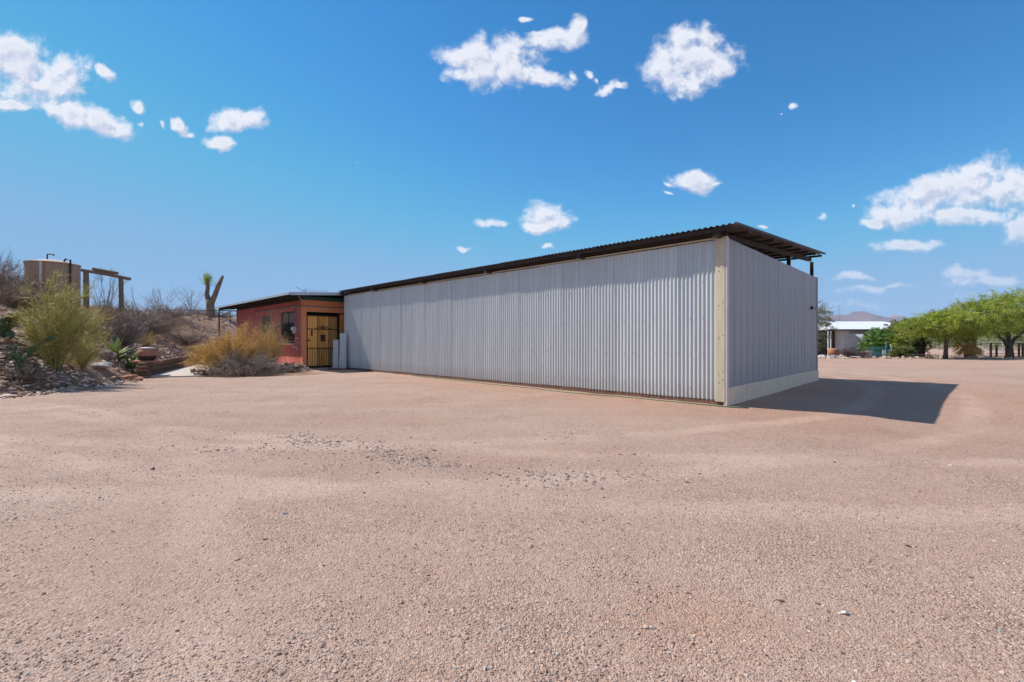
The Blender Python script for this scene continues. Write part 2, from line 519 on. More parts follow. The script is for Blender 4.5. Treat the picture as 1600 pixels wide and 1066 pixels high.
def ground_material():
    m, nt, b = new_mat('gravel_ground')
    L = nt.links
    tc = nt.nodes.new('ShaderNodeTexCoord'); P = tc.outputs['Object']
    # stones
    def vor(scale, feat='F1', rnd=1.0):
        v = nt.nodes.new('ShaderNodeTexVoronoi'); v.feature = feat
        v.inputs['Scale'].default_value = scale; v.inputs['Randomness'].default_value = rnd
        L.new(P, v.inputs['Vector']); return v
    v1 = vor(130); v2 = vor(65); v3 = vor(230)
    big = noise(nt, .22, 5, .6); mid = noise(nt, 1.3, 5, .65); fine = noise(nt, 14, 6, .7)
    grit = noise(nt, 320, 2, .6)
    base = ramp(nt, big, [(.30, (.405, .264, .200)), (.5, (.445, .312, .250)), (.70, (.478, .358, .296))])
    trk = noise(nt, 1.0, 3, .5, stretch=(.16, 1.1, 1), dist=.6)
    dusty = ramp(nt, math_n(nt, 'MULTIPLY_ADD', trk, .55, math_n(nt, 'MULTIPLY', mid, .45)), [(.34, (.400, .262, .198)), (.64, (.490, .364, .300))])
    base = mixc(nt, .5, base, dusty)
    # redder soil by the shed
    ar = nt.nodes.new('ShaderNodeAttribute'); ar.attribute_name = 'red'
    redf = math_n(nt, 'MULTIPLY', ar.outputs['Fac'], math_n(nt, 'MULTIPLY_ADD', mid, 1.2, -.1))
    base = mixc(nt, redf, base, (.43, .235, .155))
    # stone colours
    def cellvar(v, lo, hi):
        s = nt.nodes.new('ShaderNodeSeparateColor'); L.new(v.outputs['Color'], s.inputs[0])
        return s.outputs[0], s.outputs[1]
    r1, g1 = cellvar(v1, 0, 1); r2, g2 = cellvar(v2, 0, 1)
    st1 = ramp(nt, r1, [(0, (.62, .58, .55)), (.12, (.88, .86, .84)), (.5, (1.0, .99, .97)), (.86, (1.08, 1.08, 1.06)), (1, (1.28, 1.28, 1.27))])
    st2 = ramp(nt, r2, [(0, (.70, .68, .68)), (.3, (.95, .93, .92)), (.75, (1.04, 1.02, 1.0)), (1, (1.25, 1.26, 1.27))])
    col = mixc(nt, .9, base, st1, 'MULTIPLY')
    # coarse stones only where the ground is coarse
    coarse = nt.nodes.new('ShaderNodeMapRange'); L.new(noise(nt, .8, 4, .7), coarse.inputs['Value'])
    coarse.inputs['From Min'].default_value = .45; coarse.inputs['From Max'].default_value = .62
    col = mixc(nt, math_n(nt, 'MULTIPLY_ADD', coarse.outputs[0], .6, .3), col, st2, 'MULTIPLY')
    fv = ramp(nt, fine, [(.25, (.84, .83, .82)), (.75, (1.12, 1.12, 1.12))])
    col = mixc(nt, 1.0, col, fv, 'MULTIPLY')
    # wheel tracks: paired arcs where the gravel is pressed smooth and a little paler
    spx = nt.nodes.new('ShaderNodeSeparateXYZ'); L.new(P, spx.inputs[0])
    trm = None
    for (cx, cy, rad) in ((-3.0, 21.0, 15.4), (-3.0, 21.0, 17.1), (14.0, -14.0, 17.6), (14.0, -14.0, 19.3), (-16.0, -6.0, 15.0), (-16.0, -6.0, 16.6), (4.0, 30.0, 25.0), (4.0, 30.0, 26.6)):
        dx = math_n(nt, 'SUBTRACT', spx.outputs[0], cx); dy = math_n(nt, 'SUBTRACT', spx.outputs[1], cy)
        dd = math_n(nt, 'SQRT', math_n(nt, 'ADD', math_n(nt, 'MULTIPLY', dx, dx), math_n(nt, 'MULTIPLY', dy, dy)))
        dd = math_n(nt, 'ABSOLUTE', math_n(nt, 'ADD', math_n(nt, 'SUBTRACT', dd, rad), math_n(nt, 'MULTIPLY_ADD', mid, .25, -.125)))
        mr = nt.nodes.new('ShaderNodeMapRange'); mr.interpolation_type = 'SMOOTHSTEP'
        mr.inputs['From Min'].default_value = .30; mr.inputs['From Max'].default_value = .08
        L.new(dd, mr.inputs['Value'])
        trm = mr.outputs[0] if trm is None else math_n(nt, 'MAXIMUM', trm, mr.outputs[0])
    trm = math_n(nt, 'MULTIPLY', trm, ramp(nt, noise(nt, .6, 3, .6), [(.38, (.15, .15, .15)), (.6, (1, 1, 1))]))
    col = mixc(nt, math_n(nt, 'MULTIPLY', trm, .16), col, (.58, .45, .38))
    # hill: brown soil with dry litter
    ah = nt.nodes.new('ShaderNodeAttribute'); ah.attribute_name = 'hill'
    hn = noise(nt, 5, 8, .75)
    soil = ramp(nt, hn, [(.25, (.13, .075, .050)), (.45, (.27, .165, .115)), (.6, (.36, .235, .17)), (.78, (.50, .39, .32))])
    soil = mixc(nt, .7, soil, st2, 'MULTIPLY')
    hf = nt.nodes.new('ShaderNodeMapRange'); hf.inputs['From Min'].default_value = .25; hf.inputs['From Max'].default_value = .7
    L.new(math_n(nt, 'ADD', ah.outputs['Fac'], math_n(nt, 'MULTIPLY_ADD', mid, .6, -.3)), hf.inputs['Value'])
    col = mixc(nt, hf.outputs[0], col, soil)
    L.new(col, b.inputs['Base Color'])
    b.inputs['Roughness'].default_value = .95
    b.inputs['Specular IOR Level'].default_value = .2
    # relief
    h = math_n(nt, 'MULTIPLY', v1.outputs['Distance'], -.009)
    h = math_n(nt, 'ADD', h, math_n(nt, 'MULTIPLY', math_n(nt, 'MULTIPLY', v2.outputs['Distance'], -.018), math_n(nt, 'MULTIPLY_ADD', coarse.outputs[0], .8, .35)))
    h = math_n(nt, 'ADD', h, math_n(nt, 'MULTIPLY', r1, .004))
    h = math_n(nt, 'ADD', h, math_n(nt, 'MULTIPLY', grit, .0014))
    h = math_n(nt, 'ADD', h, math_n(nt, 'MULTIPLY', fine, .022))
    h = math_n(nt, 'MULTIPLY', h, math_n(nt, 'MULTIPLY_ADD', trm, -.45, 1.0))
    bn = bump(nt, b, h, .80, 1.0)
    return m


M = {}
M['ground'] = ground_material()


def metal_sheet_mat(name, c0, c1, rough, metal, dirt=(.30, .26, .22), dirt_z=.5, dirt_amt=.5):
    m, nt, b = new_mat(name)
    L = nt.links
    tc = nt.nodes.new('ShaderNodeTexCoord')
    n = noise(nt, 1.6, 5, .6, stretch=(3.0, 3.0, .35))
    col = ramp(nt, n, [(.32, c0), (.68, c1)])
    oi = nt.nodes.new('ShaderNodeObjectInfo')
    hsn = nt.nodes.new('ShaderNodeHueSaturation')
    L.new(math_n(nt, 'MULTIPLY_ADD', oi.outputs['Random'], .09, .955), hsn.inputs['Value']); L.new(col, hsn.inputs['Color'])
    col = hsn.outputs[0]
    # splashed dirt near the foot and faint runs
    sp = nt.nodes.new('ShaderNodeSeparateXYZ'); L.new(tc.outputs['Object'], sp.inputs[0])
    mr = nt.nodes.new('ShaderNodeMapRange'); mr.inputs['From Min'].default_value = dirt_z; mr.inputs['From Max'].default_value = .05
    L.new(sp.outputs['Z'], mr.inputs['Value'])
    dn = noise(nt, 5, 6, .7, stretch=(4, 4, .8))
    f = math_n(nt, 'MULTIPLY', math_n(nt, 'MULTIPLY', mr.outputs[0], dn), dirt_amt * 1.6)
    col = mixc(nt, f, col, dirt)
    runs = nt.nodes.new('ShaderNodeMapRange'); runs.inputs['From Min'].default_value = .55; runs.inputs['From Max'].default_value = .8
    L.new(noise(nt, 2.5, 6, .7, stretch=(9, 9, .22)), runs.inputs['Value'])
    col = mixc(nt, math_n(nt, 'MULTIPLY', runs.outputs[0], .35), col, dirt)
    L.new(col, b.inputs['Base Color'])
    b.inputs['Metallic'].default_value = metal
    rr = nt.nodes.new('ShaderNodeMapRange'); rr.inputs['To Min'].default_value = rough - .08; rr.inputs['To Max'].default_value = rough + .12
    L.new(dn, rr.inputs['Value']); L.new(rr.outputs[0], b.inputs['Roughness'])
    bump(nt, b, noise(nt, 1.1, 3, .5), .5, .012)
    return m


M['wall_metal'] = metal_sheet_mat('weathered_corrugated_metal', (.50, .515, .51), (.60, .62, .615), .34, .12)
M['siding'] = metal_sheet_mat('painted_siding', (.33, .305, .31), (.385, .355, .355), .5, .1, dirt_amt=.25)
M['roof_metal'] = metal_sheet_mat('dark_roof_metal', (.045, .038, .038), (.125, .10, .095), .6, .25, dirt=(.10, .055, .04))
M['tan_trim'] = basic('tan_painted_board', (.50, .43, .30), (.62, .54, .40), 3, .7, bstr=.15, stretch=(3, 3, .5))
M['pale_trim'] = basic('pale_trim', (.50, .48, .47), (.60, .58, .56), 4, .6, bstr=.05)
M['stucco'] = basic('cream_stucco', (.72, .54, .39), (.85, .66, .49), 5, .9, bstr=.5, bdist=.01)
M['dark_steel'] = basic('dark_steel', (.012, .011, .012), (.035, .03, .03), 12, .5, .4, bstr=.1)
M['dark_wood'] = basic('dark_weathered_timber', (.018, .013, .011), (.050, .038, .031), 4, .85, bstr=.4, stretch=(1, 8, 8))
M['footing'] = basic('brown_footing', (.12, .06, .04), (.24, .14, .10), 9, .95, bstr=.7)
M['concrete'] = basic('pale_concrete', (.40, .34, .29), (.52, .45, .39), 3, .9, bstr=.3)
M['white_paint'] = basic('white_paint', (.66, .67, .69), (.78, .78, .79), 3, .6, bstr=.05)
M['screw'] = basic('rusty_screw', (.08, .05, .04), (.16, .12, .10), 20, .5, .5, bstr=0)
M['hose'] = basic('green_hose', (.05, .13, .06), (.09, .20, .10), 20, .45, bstr=0)


# ------------------------------------------------------------------ ground sheet
def axis(lo, hi, step, far_lo, far_hi, ratio=1.18):
    a = list(np.arange(lo, hi + 1e-6, step))
    s = step; x = lo; left = []
    while x > far_lo:
        s *= ratio; x -= s; left.append(max(x, far_lo))
    s = step; x = a[-1]; right = []
    while x < far_hi:
        s *= ratio; x += s; right.append(min(x, far_hi))
    return np.array(left[::-1] + a + right)


def build_ground():
    xs = axis(-30, 14, .16, -4200, 4200); ys = axis(1.0, 34, .16, -4200, 4200)
    X, Y = np.meshgrid(xs, ys)
    Z = height(X, Y)
    d = foot_dist(X, Y)
    nx, ny = len(xs), len(ys)
    V = np.stack([X.ravel(), Y.ravel(), Z.ravel()], 1)
    i = np.arange(nx - 1)[None, :] + nx * np.arange(ny - 1)[:, None]
    F = np.stack([i, i + 1, i + nx + 1, i + nx], -1).ravel()
    o = raw_mesh('ground', V, F, 4, M['ground'], smooth=True)
    me = o.data
    hill = np.clip((d + .9) / 1.4, 0, 1)
    # the bed of soil under the yellow bush by the red house
    bed = np.exp(-(((X + 9.6) / 2.4) ** 2 + ((Y - 18.0) / 1.6) ** 2) ** 2)
    hill = np.maximum(hill, bed * .8)
    far = np.clip((np.hypot(X, Y) - 60) / 60, 0, 1)
    hill = np.maximum(hill, far * .6)
    a = me.attributes.new('hill', 'FLOAT', 'POINT'); a.data.foreach_set('value', hill.ravel().astype(np.float32))
    # distance from the long wall line
    c, s = math.cos(R(-44.5)), math.sin(R(-44.5))
    lx = (X - 4.355) * c + (Y - 9.24) * s; ly = -(X - 4.355) * s + (Y - 9.24) * c
    red = np.exp(-(ly / 1.9) ** 2) * np.clip((lx + 13) / 6, 0, 1) * np.clip((3.5 - lx) / 2, 0, 1)
    red = np.maximum(red, .75 * np.exp(-((X - 12) / 9) ** 2 - ((Y - 10) / 7) ** 2))  # redder soil on this side, deepened to warm the shed's cast shadow
    red = np.maximum(red, .35 * np.clip((Y - 14) / 10, 0, 1) * np.clip((X - 8) / 8, 0, 1) * (Y < 60))
    red = np.maximum(red, .8 * np.exp(-((X - .85) / .35) ** 2 - ((Y - 2.15) / .3) ** 2))
    a = me.attributes.new('red', 'FLOAT', 'POINT'); a.data.foreach_set('value', red.ravel().astype(np.float32))
    tag(o, kind='structure')


build_ground()


# ------------------------------------------------------------------ scattered stones (geometry nodes)
def stone_material(name, cols):
    m, nt, b = new_mat(name)
    oi = nt.nodes.new('ShaderNodeObjectInfo')
    col = ramp(nt, oi.outputs['Random'], cols)
    f = ramp(nt, noise(nt, 3, 4, .6), [(.3, (.8, .8, .8)), (.7, (1.15, 1.15, 1.15))])
    col = mixc(nt, 1.0, col, f, 'MULTIPLY')
    nt.links.new(col, b.inputs['Base Color']); b.inputs['Roughness'].default_value = .85
    return m


def scatter(name, pts, scl, mat, seed=0, flat=.6, rough=.35, subdiv=2):
    """stones standing at the given points: one object, instanced pebbles"""
    n = len(pts)
    me = bpy.data.meshes.new(name)
    me.vertices.add(n); me.vertices.foreach_set('co', np.asarray(pts, np.float32).ravel())
    rs = np.random.default_rng(seed)
    rot = np.stack([rs.normal(0, .35, n), rs.normal(0, .35, n), rs.uniform(0, 6.283, n)], 1)
    sc = np.stack([scl * rs.uniform(.7, 1.35, n), scl * rs.uniform(.7, 1.2, n), scl * rs.uniform(.5, 1.1, n) * flat], 1)
    a = me.attributes.new('rot', 'FLOAT_VECTOR', 'POINT'); a.data.foreach_set('vector', rot.astype(np.float32).ravel())
    a = me.attributes.new('scl', 'FLOAT_VECTOR', 'POINT'); a.data.foreach_set('vector', sc.astype(np.float32).ravel())
    a = me.attributes.new('pick', 'INT', 'POINT'); a.data.foreach_set('value', rs.integers(0, 5, n).astype(np.int32))
    o = bpy.data.objects.new(name, me); link(o)
    g = bpy.data.node_groups.new(name, 'GeometryNodeTree')
    g.interface.new_socket('Geometry', in_out='INPUT', socket_type='NodeSocketGeometry')
    g.interface.new_socket('Geometry', in_out='OUTPUT', socket_type='NodeSocketGeometry')
    N, L = g.nodes, g.links
    gi, go = N.new('NodeGroupInput'), N.new('NodeGroupOutput')
    join = N.new('GeometryNodeJoinGeometry')
    for k in range(5):
        ico = N.new('GeometryNodeMeshIcoSphere'); ico.inputs['Radius'].default_value = 1; ico.inputs['Subdivisions'].default_value = subdiv
        pos = N.new('GeometryNodeInputPosition')
        add = N.new('ShaderNodeVectorMath'); add.operation = 'ADD'; add.inputs[1].default_value = (k * 7.3 + seed, k * 3.1, 0)
        L.new(pos.outputs[0], add.inputs[0])
        nz = N.new('ShaderNodeTexNoise'); nz.inputs['Scale'].default_value = .9; nz.inputs['Detail'].default_value = 2
        L.new(add.outputs[0], nz.inputs['Vector'])
        sb = N.new('ShaderNodeVectorMath'); sb.operation = 'SUBTRACT'; sb.inputs[1].default_value = (.5, .5, .5)
        L.new(nz.outputs['Color'], sb.inputs[0])
        sl = N.new('ShaderNodeVectorMath'); sl.operation = 'SCALE'; sl.inputs['Scale'].default_value = rough * 5
        L.new(sb.outputs[0], sl.inputs[0])
        sp = N.new('GeometryNodeSetPosition'); L.new(ico.outputs['Mesh'], sp.inputs['Geometry']); L.new(sl.outputs[0], sp.inputs['Offset'])
        smt = N.new('GeometryNodeSetMaterial'); smt.inputs['Material'].default_value = mat; L.new(sp.outputs[0], smt.inputs['Geometry'])
        g2i = N.new('GeometryNodeGeometryToInstance'); L.new(smt.outputs[0], g2i.inputs[0])
        L.new(g2i.outputs[0], join.inputs[0])
    iop = N.new('GeometryNodeInstanceOnPoints')
    L.new(gi.outputs[0], iop.inputs['Points']); L.new(join.outputs[0], iop.inputs['Instance'])
    iop.inputs['Pick Instance'].default_value = True
    for nm, ty, sock in (('pick', 'INT', 'Instance Index'), ('rot', 'FLOAT_VECTOR', 'Rotation'), ('scl', 'FLOAT_VECTOR', 'Scale')):
        na = N.new('GeometryNodeInputNamedAttribute'); na.data_type = ty; na.inputs['Name'].default_value = nm
        L.new(na.outputs[0], iop.inputs[sock])
    L.new(iop.outputs[0], go.inputs[0])
    md = o.modifiers.new('scatter', 'NODES'); md.node_group = g
    me.materials.append(mat)
    return tag(o, kind='stuff')


M['pebble'] = stone_material('pebbles', [(0, (.12, .08, .065)), (.12, (.28, .18, .135)), (.45, (.39, .26, .20)), (.8, (.48, .345, .28)), (.94, (.56, .46, .40)), (.97, (.24, .26, .25)), (1, (.62, .57, .52))])
M['greyrock'] = stone_material('grey_rocks', [(0, (.14, .085, .06)), (.35, (.33, .22, .16)), (.65, (.47, .345, .27)), (.88, (.58, .46, .39)), (1, (.68, .58, .51))])
M['patchstone'] = stone_material('patch_stones', [(0, (.20, .14, .115)), (.4, (.31, .225, .185)), (.75, (.41, .30, .245)), (1, (.52, .42, .36))])
M['brownrock'] = stone_material('brown_rocks', [(0, (.17, .09, .055)), (.35, (.36, .21, .14)), (.65, (.48, .32, .23)), (1, (.60, .49, .42))])


def wedge_points(n, z0, z1, power, spread=1.35, seed=1):
    """points in front of the camera's stand, thinning with distance"""
    rs = np.random.default_rng(seed)
    u = rs.uniform(0, 1, n)
    if abs(power - 2) < 1e-6: y = z0 * (z1 / z0) ** u
    else:
        e = 2 - power
        y = (z0 ** e + u * (z1 ** e - z0 ** e)) ** (1 / e)
    x = rs.uniform(-1, 1, n) * spread * y
    return x, y


def in_shed(x, y):
    c, s = math.cos(R(-44.5)), math.sin(R(-44.5))
    lx = (x - 4.355) * c + (y - 9.24) * s; ly = -(x - 4.355) * s + (y - 9.24) * c
    return (lx < .05) & (ly > -.06)


def build_gravel():
    x, y = wedge_points(90000, 1.1, 15, 2.1)
    dens = fbm(x * .8, y * .8, 77, 3) + .5
    keep = (RNG.uniform(0, 1, len(x)) < np.clip(dens * 1.3, .15, 1)) & (foot_dist(x, y) < 0) & ~in_shed(x, y)
    x, y = x[keep], y[keep]
    s = RNG.lognormal(math.log(.0036), .35, len(x))
    s = np.clip(s, .002, .009)
    z = height(x, y) + s * .15
    scatter('loose_gravel', np.stack([x, y, z], 1), s, M['pebble'], 3, .7, .3)
    # bigger stones lying about
    x, y = wedge_points(900, 1.3, 22, 1.2, seed=5)
    keep = (foot_dist(x, y) < 0) & ~in_shed(x, y)
    x, y = x[keep], y[keep]
    s = np.clip(RNG.lognormal(math.log(.009), .4, len(x)), .005, .024)
    scatter('scattered_stones', np.stack([x, y, height(x, y) + s * .1], 1), s, M['pebble'], 8, .6, .35)
    # two washed-up patches of grey stones
    P = []; S = []
    for px, py, a, b, n in ((495, 690, 75, 7, 260), (460, 683, 40, 5, 70), (620, 714, 50, 9, 240), (600, 705, 36, 6, 90), (680, 728, 65, 7, 200), (560, 700, 160, 16, 260), (900, 745, 160, 18, 240),
                            (840, 750, 90, 10, 120), (350, 702, 80, 6, 80), (880, 680, 90, 8, 60), (1000, 740, 90, 10, 60)):
        qx = RNG.standard_t(3, n) * a * .45 + px; qy = RNG.normal(0, b * .6, n) * RNG.uniform(.4, 1.6, n) + py + (qx - px) * .02
        dep = CAM_H * 711 / (qy - 533)
        P.append(np.stack([(qx - 800) / 711 * dep, dep], 1)); S.append(np.clip(RNG.lognormal(math.log(.0095), .4, n), .005, .020))
    P = np.concatenate(P); S = np.concatenate(S)
    scatter('grey_stone_patches', np.stack([P[:, 0], P[:, 1], height(P[:, 0], P[:, 1]) + S * .05], 1), S, M['patchstone'], 13, .55, .4)


build_gravel()


def build_hill_rocks():
    # brown and pale rubble all over the bank
    n = 26000
    x = RNG.uniform(-42, -11.2, n); y = RNG.uniform(7, 48, n)
    d = foot_dist(x, y)
    dens = fbm(x * .5, y * .5, 41, 4) + .70
    k = (d > -.5) & ~((y > 15.7) & (d < .35)) & (RNG.uniform(0, 1, n) < np.clip(dens, .05, 1))
    x, y = x[k], y[k]
    s = np.clip(RNG.lognormal(math.log(.045), .5, len(x)), .015, .16)
    scatter('hillside_rubble', np.stack([x, y, height(x, y) + s * .1], 1), s, M['brownrock'], 17, .6, .4)
    # streams of grey rock
    P = []; S = []
    for px, dep, sx, sy, nn, r in ((205, 18.5, 1.3, 1.6, 700, .07), (260, 24, 1.6, 1.8, 600, .08), (150, 16.2, .9, .9, 420, .07),
                                   (250, 21, 1.0, 1.2, 350, .075), (30, 11.8, 1.3, .7, 700, .045), (110, 12.6, 1.0, .5, 420, .045), (60, 22, 3, 2, 300, .07)):
        cx = (px - 800) / 711 * dep
        qx = RNG.normal(cx, sx, nn); qy = RNG.normal(dep, sy, nn)
        kk = foot_dist(qx, qy) > -.7
        kk &= ~((qy > 15.7) & (foot_dist(qx, qy) < .35))
        qx, qy = qx[kk], qy[kk]
        P.append(np.stack([qx, qy], 1)); S.append(np.clip(RNG.lognormal(math.log(r), .35, len(qx)), .02, .2))
    P = np.concatenate(P); S = np.concatenate(S)
    scatter('grey_rock_streams', np.stack([P[:, 0], P[:, 1], height(P[:, 0], P[:, 1]) + S * .2], 1), S, M['greyrock'], 19, .5, .45)


build_hill_rocks()

# ------------------------------------------------------------------ mountains
M['mountain'] = basic('desert_mountain', (.075, .055, .075), (.17, .12, .13), .012, .95, bstr=0)
M['pale_hill'] = basic('pale_desert_hill', (.26, .17, .14), (.38, .27, .23), .02, .95, bstr=0)


def mountain(name, prof, depth, thick, mat, seed, rough=.12):
    """a ridge: heights along its crest, falling off to both sides"""
    xs = np.linspace(prof[0][0], prof[-1][0], 130); ts = np.linspace(-1, 1, 26)
    H = np.interp(xs, [p[0] for p in prof], [p[1] for p in prof])
    X, T = np.meshgrid(xs, ts)
    Hh = np.interp(X, xs, H)
    Z = Hh * (1 - np.abs(T) ** 1.15)
    sc = 1 / (max(H) * .9)
    Z = Z + Hh * rough * fbm(X * sc * 2.2, T * 2.2 + seed, seed, 5) * (1 - np.abs(T) ** 4) * 1.3
    Z = np.where(np.abs(T) > .98, -.5, np.maximum(Z, 0))
    Y = depth + T * thick
    nx, ny = len(xs), len(ts)
    V = np.stack([X.ravel(), Y.ravel(), Z.ravel()], 1)
    i = np.arange(nx - 1)[None, :] + nx * np.arange(ny - 1)[:, None]
    F = np.stack([i, i + 1, i + nx + 1, i + nx], -1).ravel()
    o = raw_mesh(name, V, F, 4, mat, smooth=False)
    return tag(o, kind='structure')


def pf(D, pts):
    return [((px - 800) / 711 * D, max((533 - py) / 711 * D, 0)) for px, py in pts]


mountain('mountains', pf(3000, [(1150, 533), (1230, 505), (1285, 493), (1300, 490), (1318, 489), (1334, 486), (1345, 486.5), (1358, 490), (1372, 493), (1395, 498), (1430, 500), (1500, 503), (1600, 498), (1700, 500), (1800, 533)]), 3000, 420, M['mountain'], 3)
mountain('mountains', pf(3500, [(1350, 515), (1375, 500), (1388, 493), (1400, 489.5), (1412, 493), (1425, 497), (1440, 492), (1460, 494), (1500, 510)]), 3520, 120, M['pale_hill'], 8)
mountain('mesa', pf(2500, [(1420, 515), (1450, 494), (1466, 484), (1474, 475), (1490, 473.5), (1510, 474), (1530, 475), (1560, 482), (1620, 490), (1700, 520)]), 2430, 140, M['mountain'], 12, .05)

# ------------------------------------------------------------------ vegetation builders
def strands(paths, rad, tone=None):
    """paths (N,K,3), rad (N,K) -> verts, quads of 3-sided tubes"""
    N, K, _ = paths.shape
    t = np.gradient(paths, axis=1)
    t /= np.linalg.norm(t, axis=2, keepdims=True) + 1e-9
    ref = RNG.normal(size=(N, 1, 3)); ref = np.broadcast_to(ref, t.shape)
    u = np.cross(t, ref); u /= np.linalg.norm(u, axis=2, keepdims=True) + 1e-9
    w = np.cross(t, u)
    an = np.array([0, 2.094, 4.189])
    ring = paths[:, :, None, :] + rad[:, :, None, None] * (np.cos(an)[None, None, :, None] * u[:, :, None, :] + np.sin(an)[None, None, :, None] * w[:, :, None, :])
    V = ring.reshape(-1, 3)
    base = (np.arange(N) * K * 3)[:, None, None] + (np.arange(K - 1) * 3)[None, :, None] + np.arange(3)[None, None, :]
    nxt = (np.arange(N) * K * 3)[:, None, None] + (np.arange(K - 1) * 3)[None, :, None] + ((np.arange(3) + 1) % 3)[None, None, :]
    F = np.stack([base, nxt, nxt + 3, base + 3], -1).ravel()
    if tone is None: tone = RNG.uniform(0, 1, N)
    return V, F, np.repeat(tone, K * 3)


def leaves(cent, length, width, up=.0, tone=None):
    n = len(cent)
    a = RNG.normal(size=(n, 3)); a[:, 2] += up; a /= np.linalg.norm(a, axis=1, keepdims=True)
    b = np.cross(a, RNG.normal(size=(n, 3))); b /= np.linalg.norm(b, axis=1, keepdims=True) + 1e-9
    l = (length * RNG.uniform(.6, 1.3, n))[:, None]; w = (width * RNG.uniform(.6, 1.3, n))[:, None]
    V = np.stack([cent - a * l * .5, cent + b * w * .5, cent + a * l * .5, cent - b * w * .5], 1).reshape(-1, 3)
    F = np.arange(n * 4)
    if tone is None: tone = RNG.uniform(0, 1, n)
    return V, F, np.repeat(tone, 4)


def merge(parts):
    V = []; F = []; T = []; n = 0
    for v, f, t in parts:
        V.append(v); F.append(f + n); T.append(t); n += len(v)
    return np.concatenate(V), np.concatenate(F), np.concatenate(T)


def twig_bush(h, rx, ry, n_stem, n_twig, n_leaf, stem_r=.012, twig_len=.3, leaf=(.03, .012), droop=.1, hollow=.15, up=.7, lean=(0, 0), tw_up=.5, skew=1.0):
    """returns stems (V,F,T) and leaves (V,F,T), base at origin"""
    K = 6
    az = RNG.uniform(0, 2 * np.pi, n_stem); rr = RNG.uniform(.1, 1, n_stem) ** .55 * skew
    hh = h * (up + (1 - up) * RNG.uniform(0, 1, n_stem)) * np.sqrt(np.clip(1 - (rr * .85) ** 2, .12, 1))
    end = np.stack([np.cos(az) * rr * rx + lean[0], np.sin(az) * rr * ry + lean[1], hh], 1)
    s = np.linspace(0, 1, K)
    b0 = RNG.normal(0, .05 * rx, (n_stem, 3)); b0[:, 2] = 0
    P = b0[:, None, :] + end[:, None, :] * np.stack([s ** 1.15, s ** 1.15, s ** .9], 1)[None]
    P += RNG.normal(0, .025 * h, P.shape) * s[None, :, None]
    P[:, :, 2] -= droop * h * (s ** 3)[None, :] * rr[:, None]
    rad = stem_r * (1 - .75 * s)[None, :] * RNG.uniform(.6, 1.3, (n_stem, 1))
    st = strands(P, np.broadcast_to(rad, (n_stem, K)).copy(), RNG.uniform(0, .35, n_stem))
    # twigs
    si = RNG.integers(0, n_stem, n_twig); tt = hollow + (1 - hollow) * RNG.uniform(0, 1, n_twig) ** .7
    f = tt * (K - 1); i0 = np.minimum(f.astype(int), K - 2); fr = (f - i0)[:, None]
    A = P[si, i0] * (1 - fr) + P[si, i0 + 1] * fr
    d = RNG.normal(size=(n_twig, 3)); d[:, 2] += tw_up
    out = A.copy(); out[:, 2] *= .4; out /= (np.linalg.norm(out, axis=1, keepdims=True) + 1e-6)
    d += out * .9
    d /= np.linalg.norm(d, axis=1, keepdims=True)
    ln = (twig_len * RNG.uniform(.4, 1.3, n_twig))[:, None]
    mid = A + d * ln * .5 + RNG.normal(0, .05, A.shape) * ln
    B = A + d * ln + RNG.normal(0, .12, A.shape) * ln
    B[:, 2] -= droop * ln[:, 0]
    TP = np.stack([A, mid, B], 1)
    TR = stem_r * .35 * np.array([1, .7, .35])[None, :] * RNG.uniform(.7, 1.3, (n_twig, 1))
    tw = strands(TP, TR, RNG.uniform(.2, 1, n_twig))
    lv = None
    if n_leaf:
        li = RNG.integers(0, n_twig, n_leaf); lt = RNG.uniform(.1, 1.05, n_leaf)[:, None]
        C = A[li] * (1 - lt) + B[li] * lt + RNG.normal(0, .02 + leaf[0] * .5, (n_leaf, 3))
        # tone follows the twig so clumps differ
        tn = np.clip(RNG.uniform(0, 1, n_twig)[li] * .6 + RNG.uniform(0, .4, n_leaf), 0, 1)
        lv = leaves(C, leaf[0], leaf[1], .2, tn)
    return merge([st, tw]), lv


def plant(name, loc, rz, label, cat, stems, lv, stem_m, leaf_m, group=None, leaf_name='foliage', stem_name='stems'):
    e = empty(name, loc, rz, label, cat, group)
    V, F, T = stems
    raw_mesh(stem_name, V, F, 4, stem_m, e, T)
    if lv is not None:
        V, F, T = lv
        raw_mesh(leaf_name, V, F, 4, leaf_m, e, T)
    return e


M['stem_grey'] = leaf_mat('grey_twigs', [(0, (.11, .08, .07)), (.5, (.24, .18, .155)), (1, (.38, .30, .26))], 0)
M['stem_brown'] = leaf_mat('brown_twigs', [(0, (.09, .055, .04)), (.5, (.20, .13, .095)), (1, (.33, .23, .17))], 0)
M['stem_green'] = leaf_mat('palo_verde_twigs', [(0, (.20, .17, .05)), (.5, (.42, .37, .10)), (1, (.62, .52, .18))], 0)
M['stem_gold'] = leaf_mat('dry_golden_twigs', [(0, (.20, .12, .045)), (.4, (.45, .28, .09)), (1, (.64, .42, .16))], 0)
M['leaf_palo'] = leaf_mat('palo_verde_leaves', [(0, (.24, .24, .045)), (.5, (.46, .44, .09)), (.85, (.62, .55, .15)), (1, (.70, .56, .20))], .3)
M['leaf_gold'] = leaf_mat('golden_dry_leaves', [(0, (.40, .21, .035)), (.5, (.72, .40, .065)), (1, (.80, .54, .14))], .3)
M['leaf_olive'] = leaf_mat('olive_leaves', [(0, (.10, .11, .035)), (.6, (.21, .21, .07)), (1, (.33, .30, .12))], .25)
M['leaf_mesq'] = leaf_mat('mesquite_leaves', [(0, (.11, .16, .012)), (.5, (.33, .42, .035)), (1, (.58, .64, .09))], .42)
M['leaf_citrus'] = leaf_mat('citrus_leaves', [(0, (.05, .13, .02)), (.5, (.14, .29, .04)), (1, (.27, .44, .07))], .3, .45)
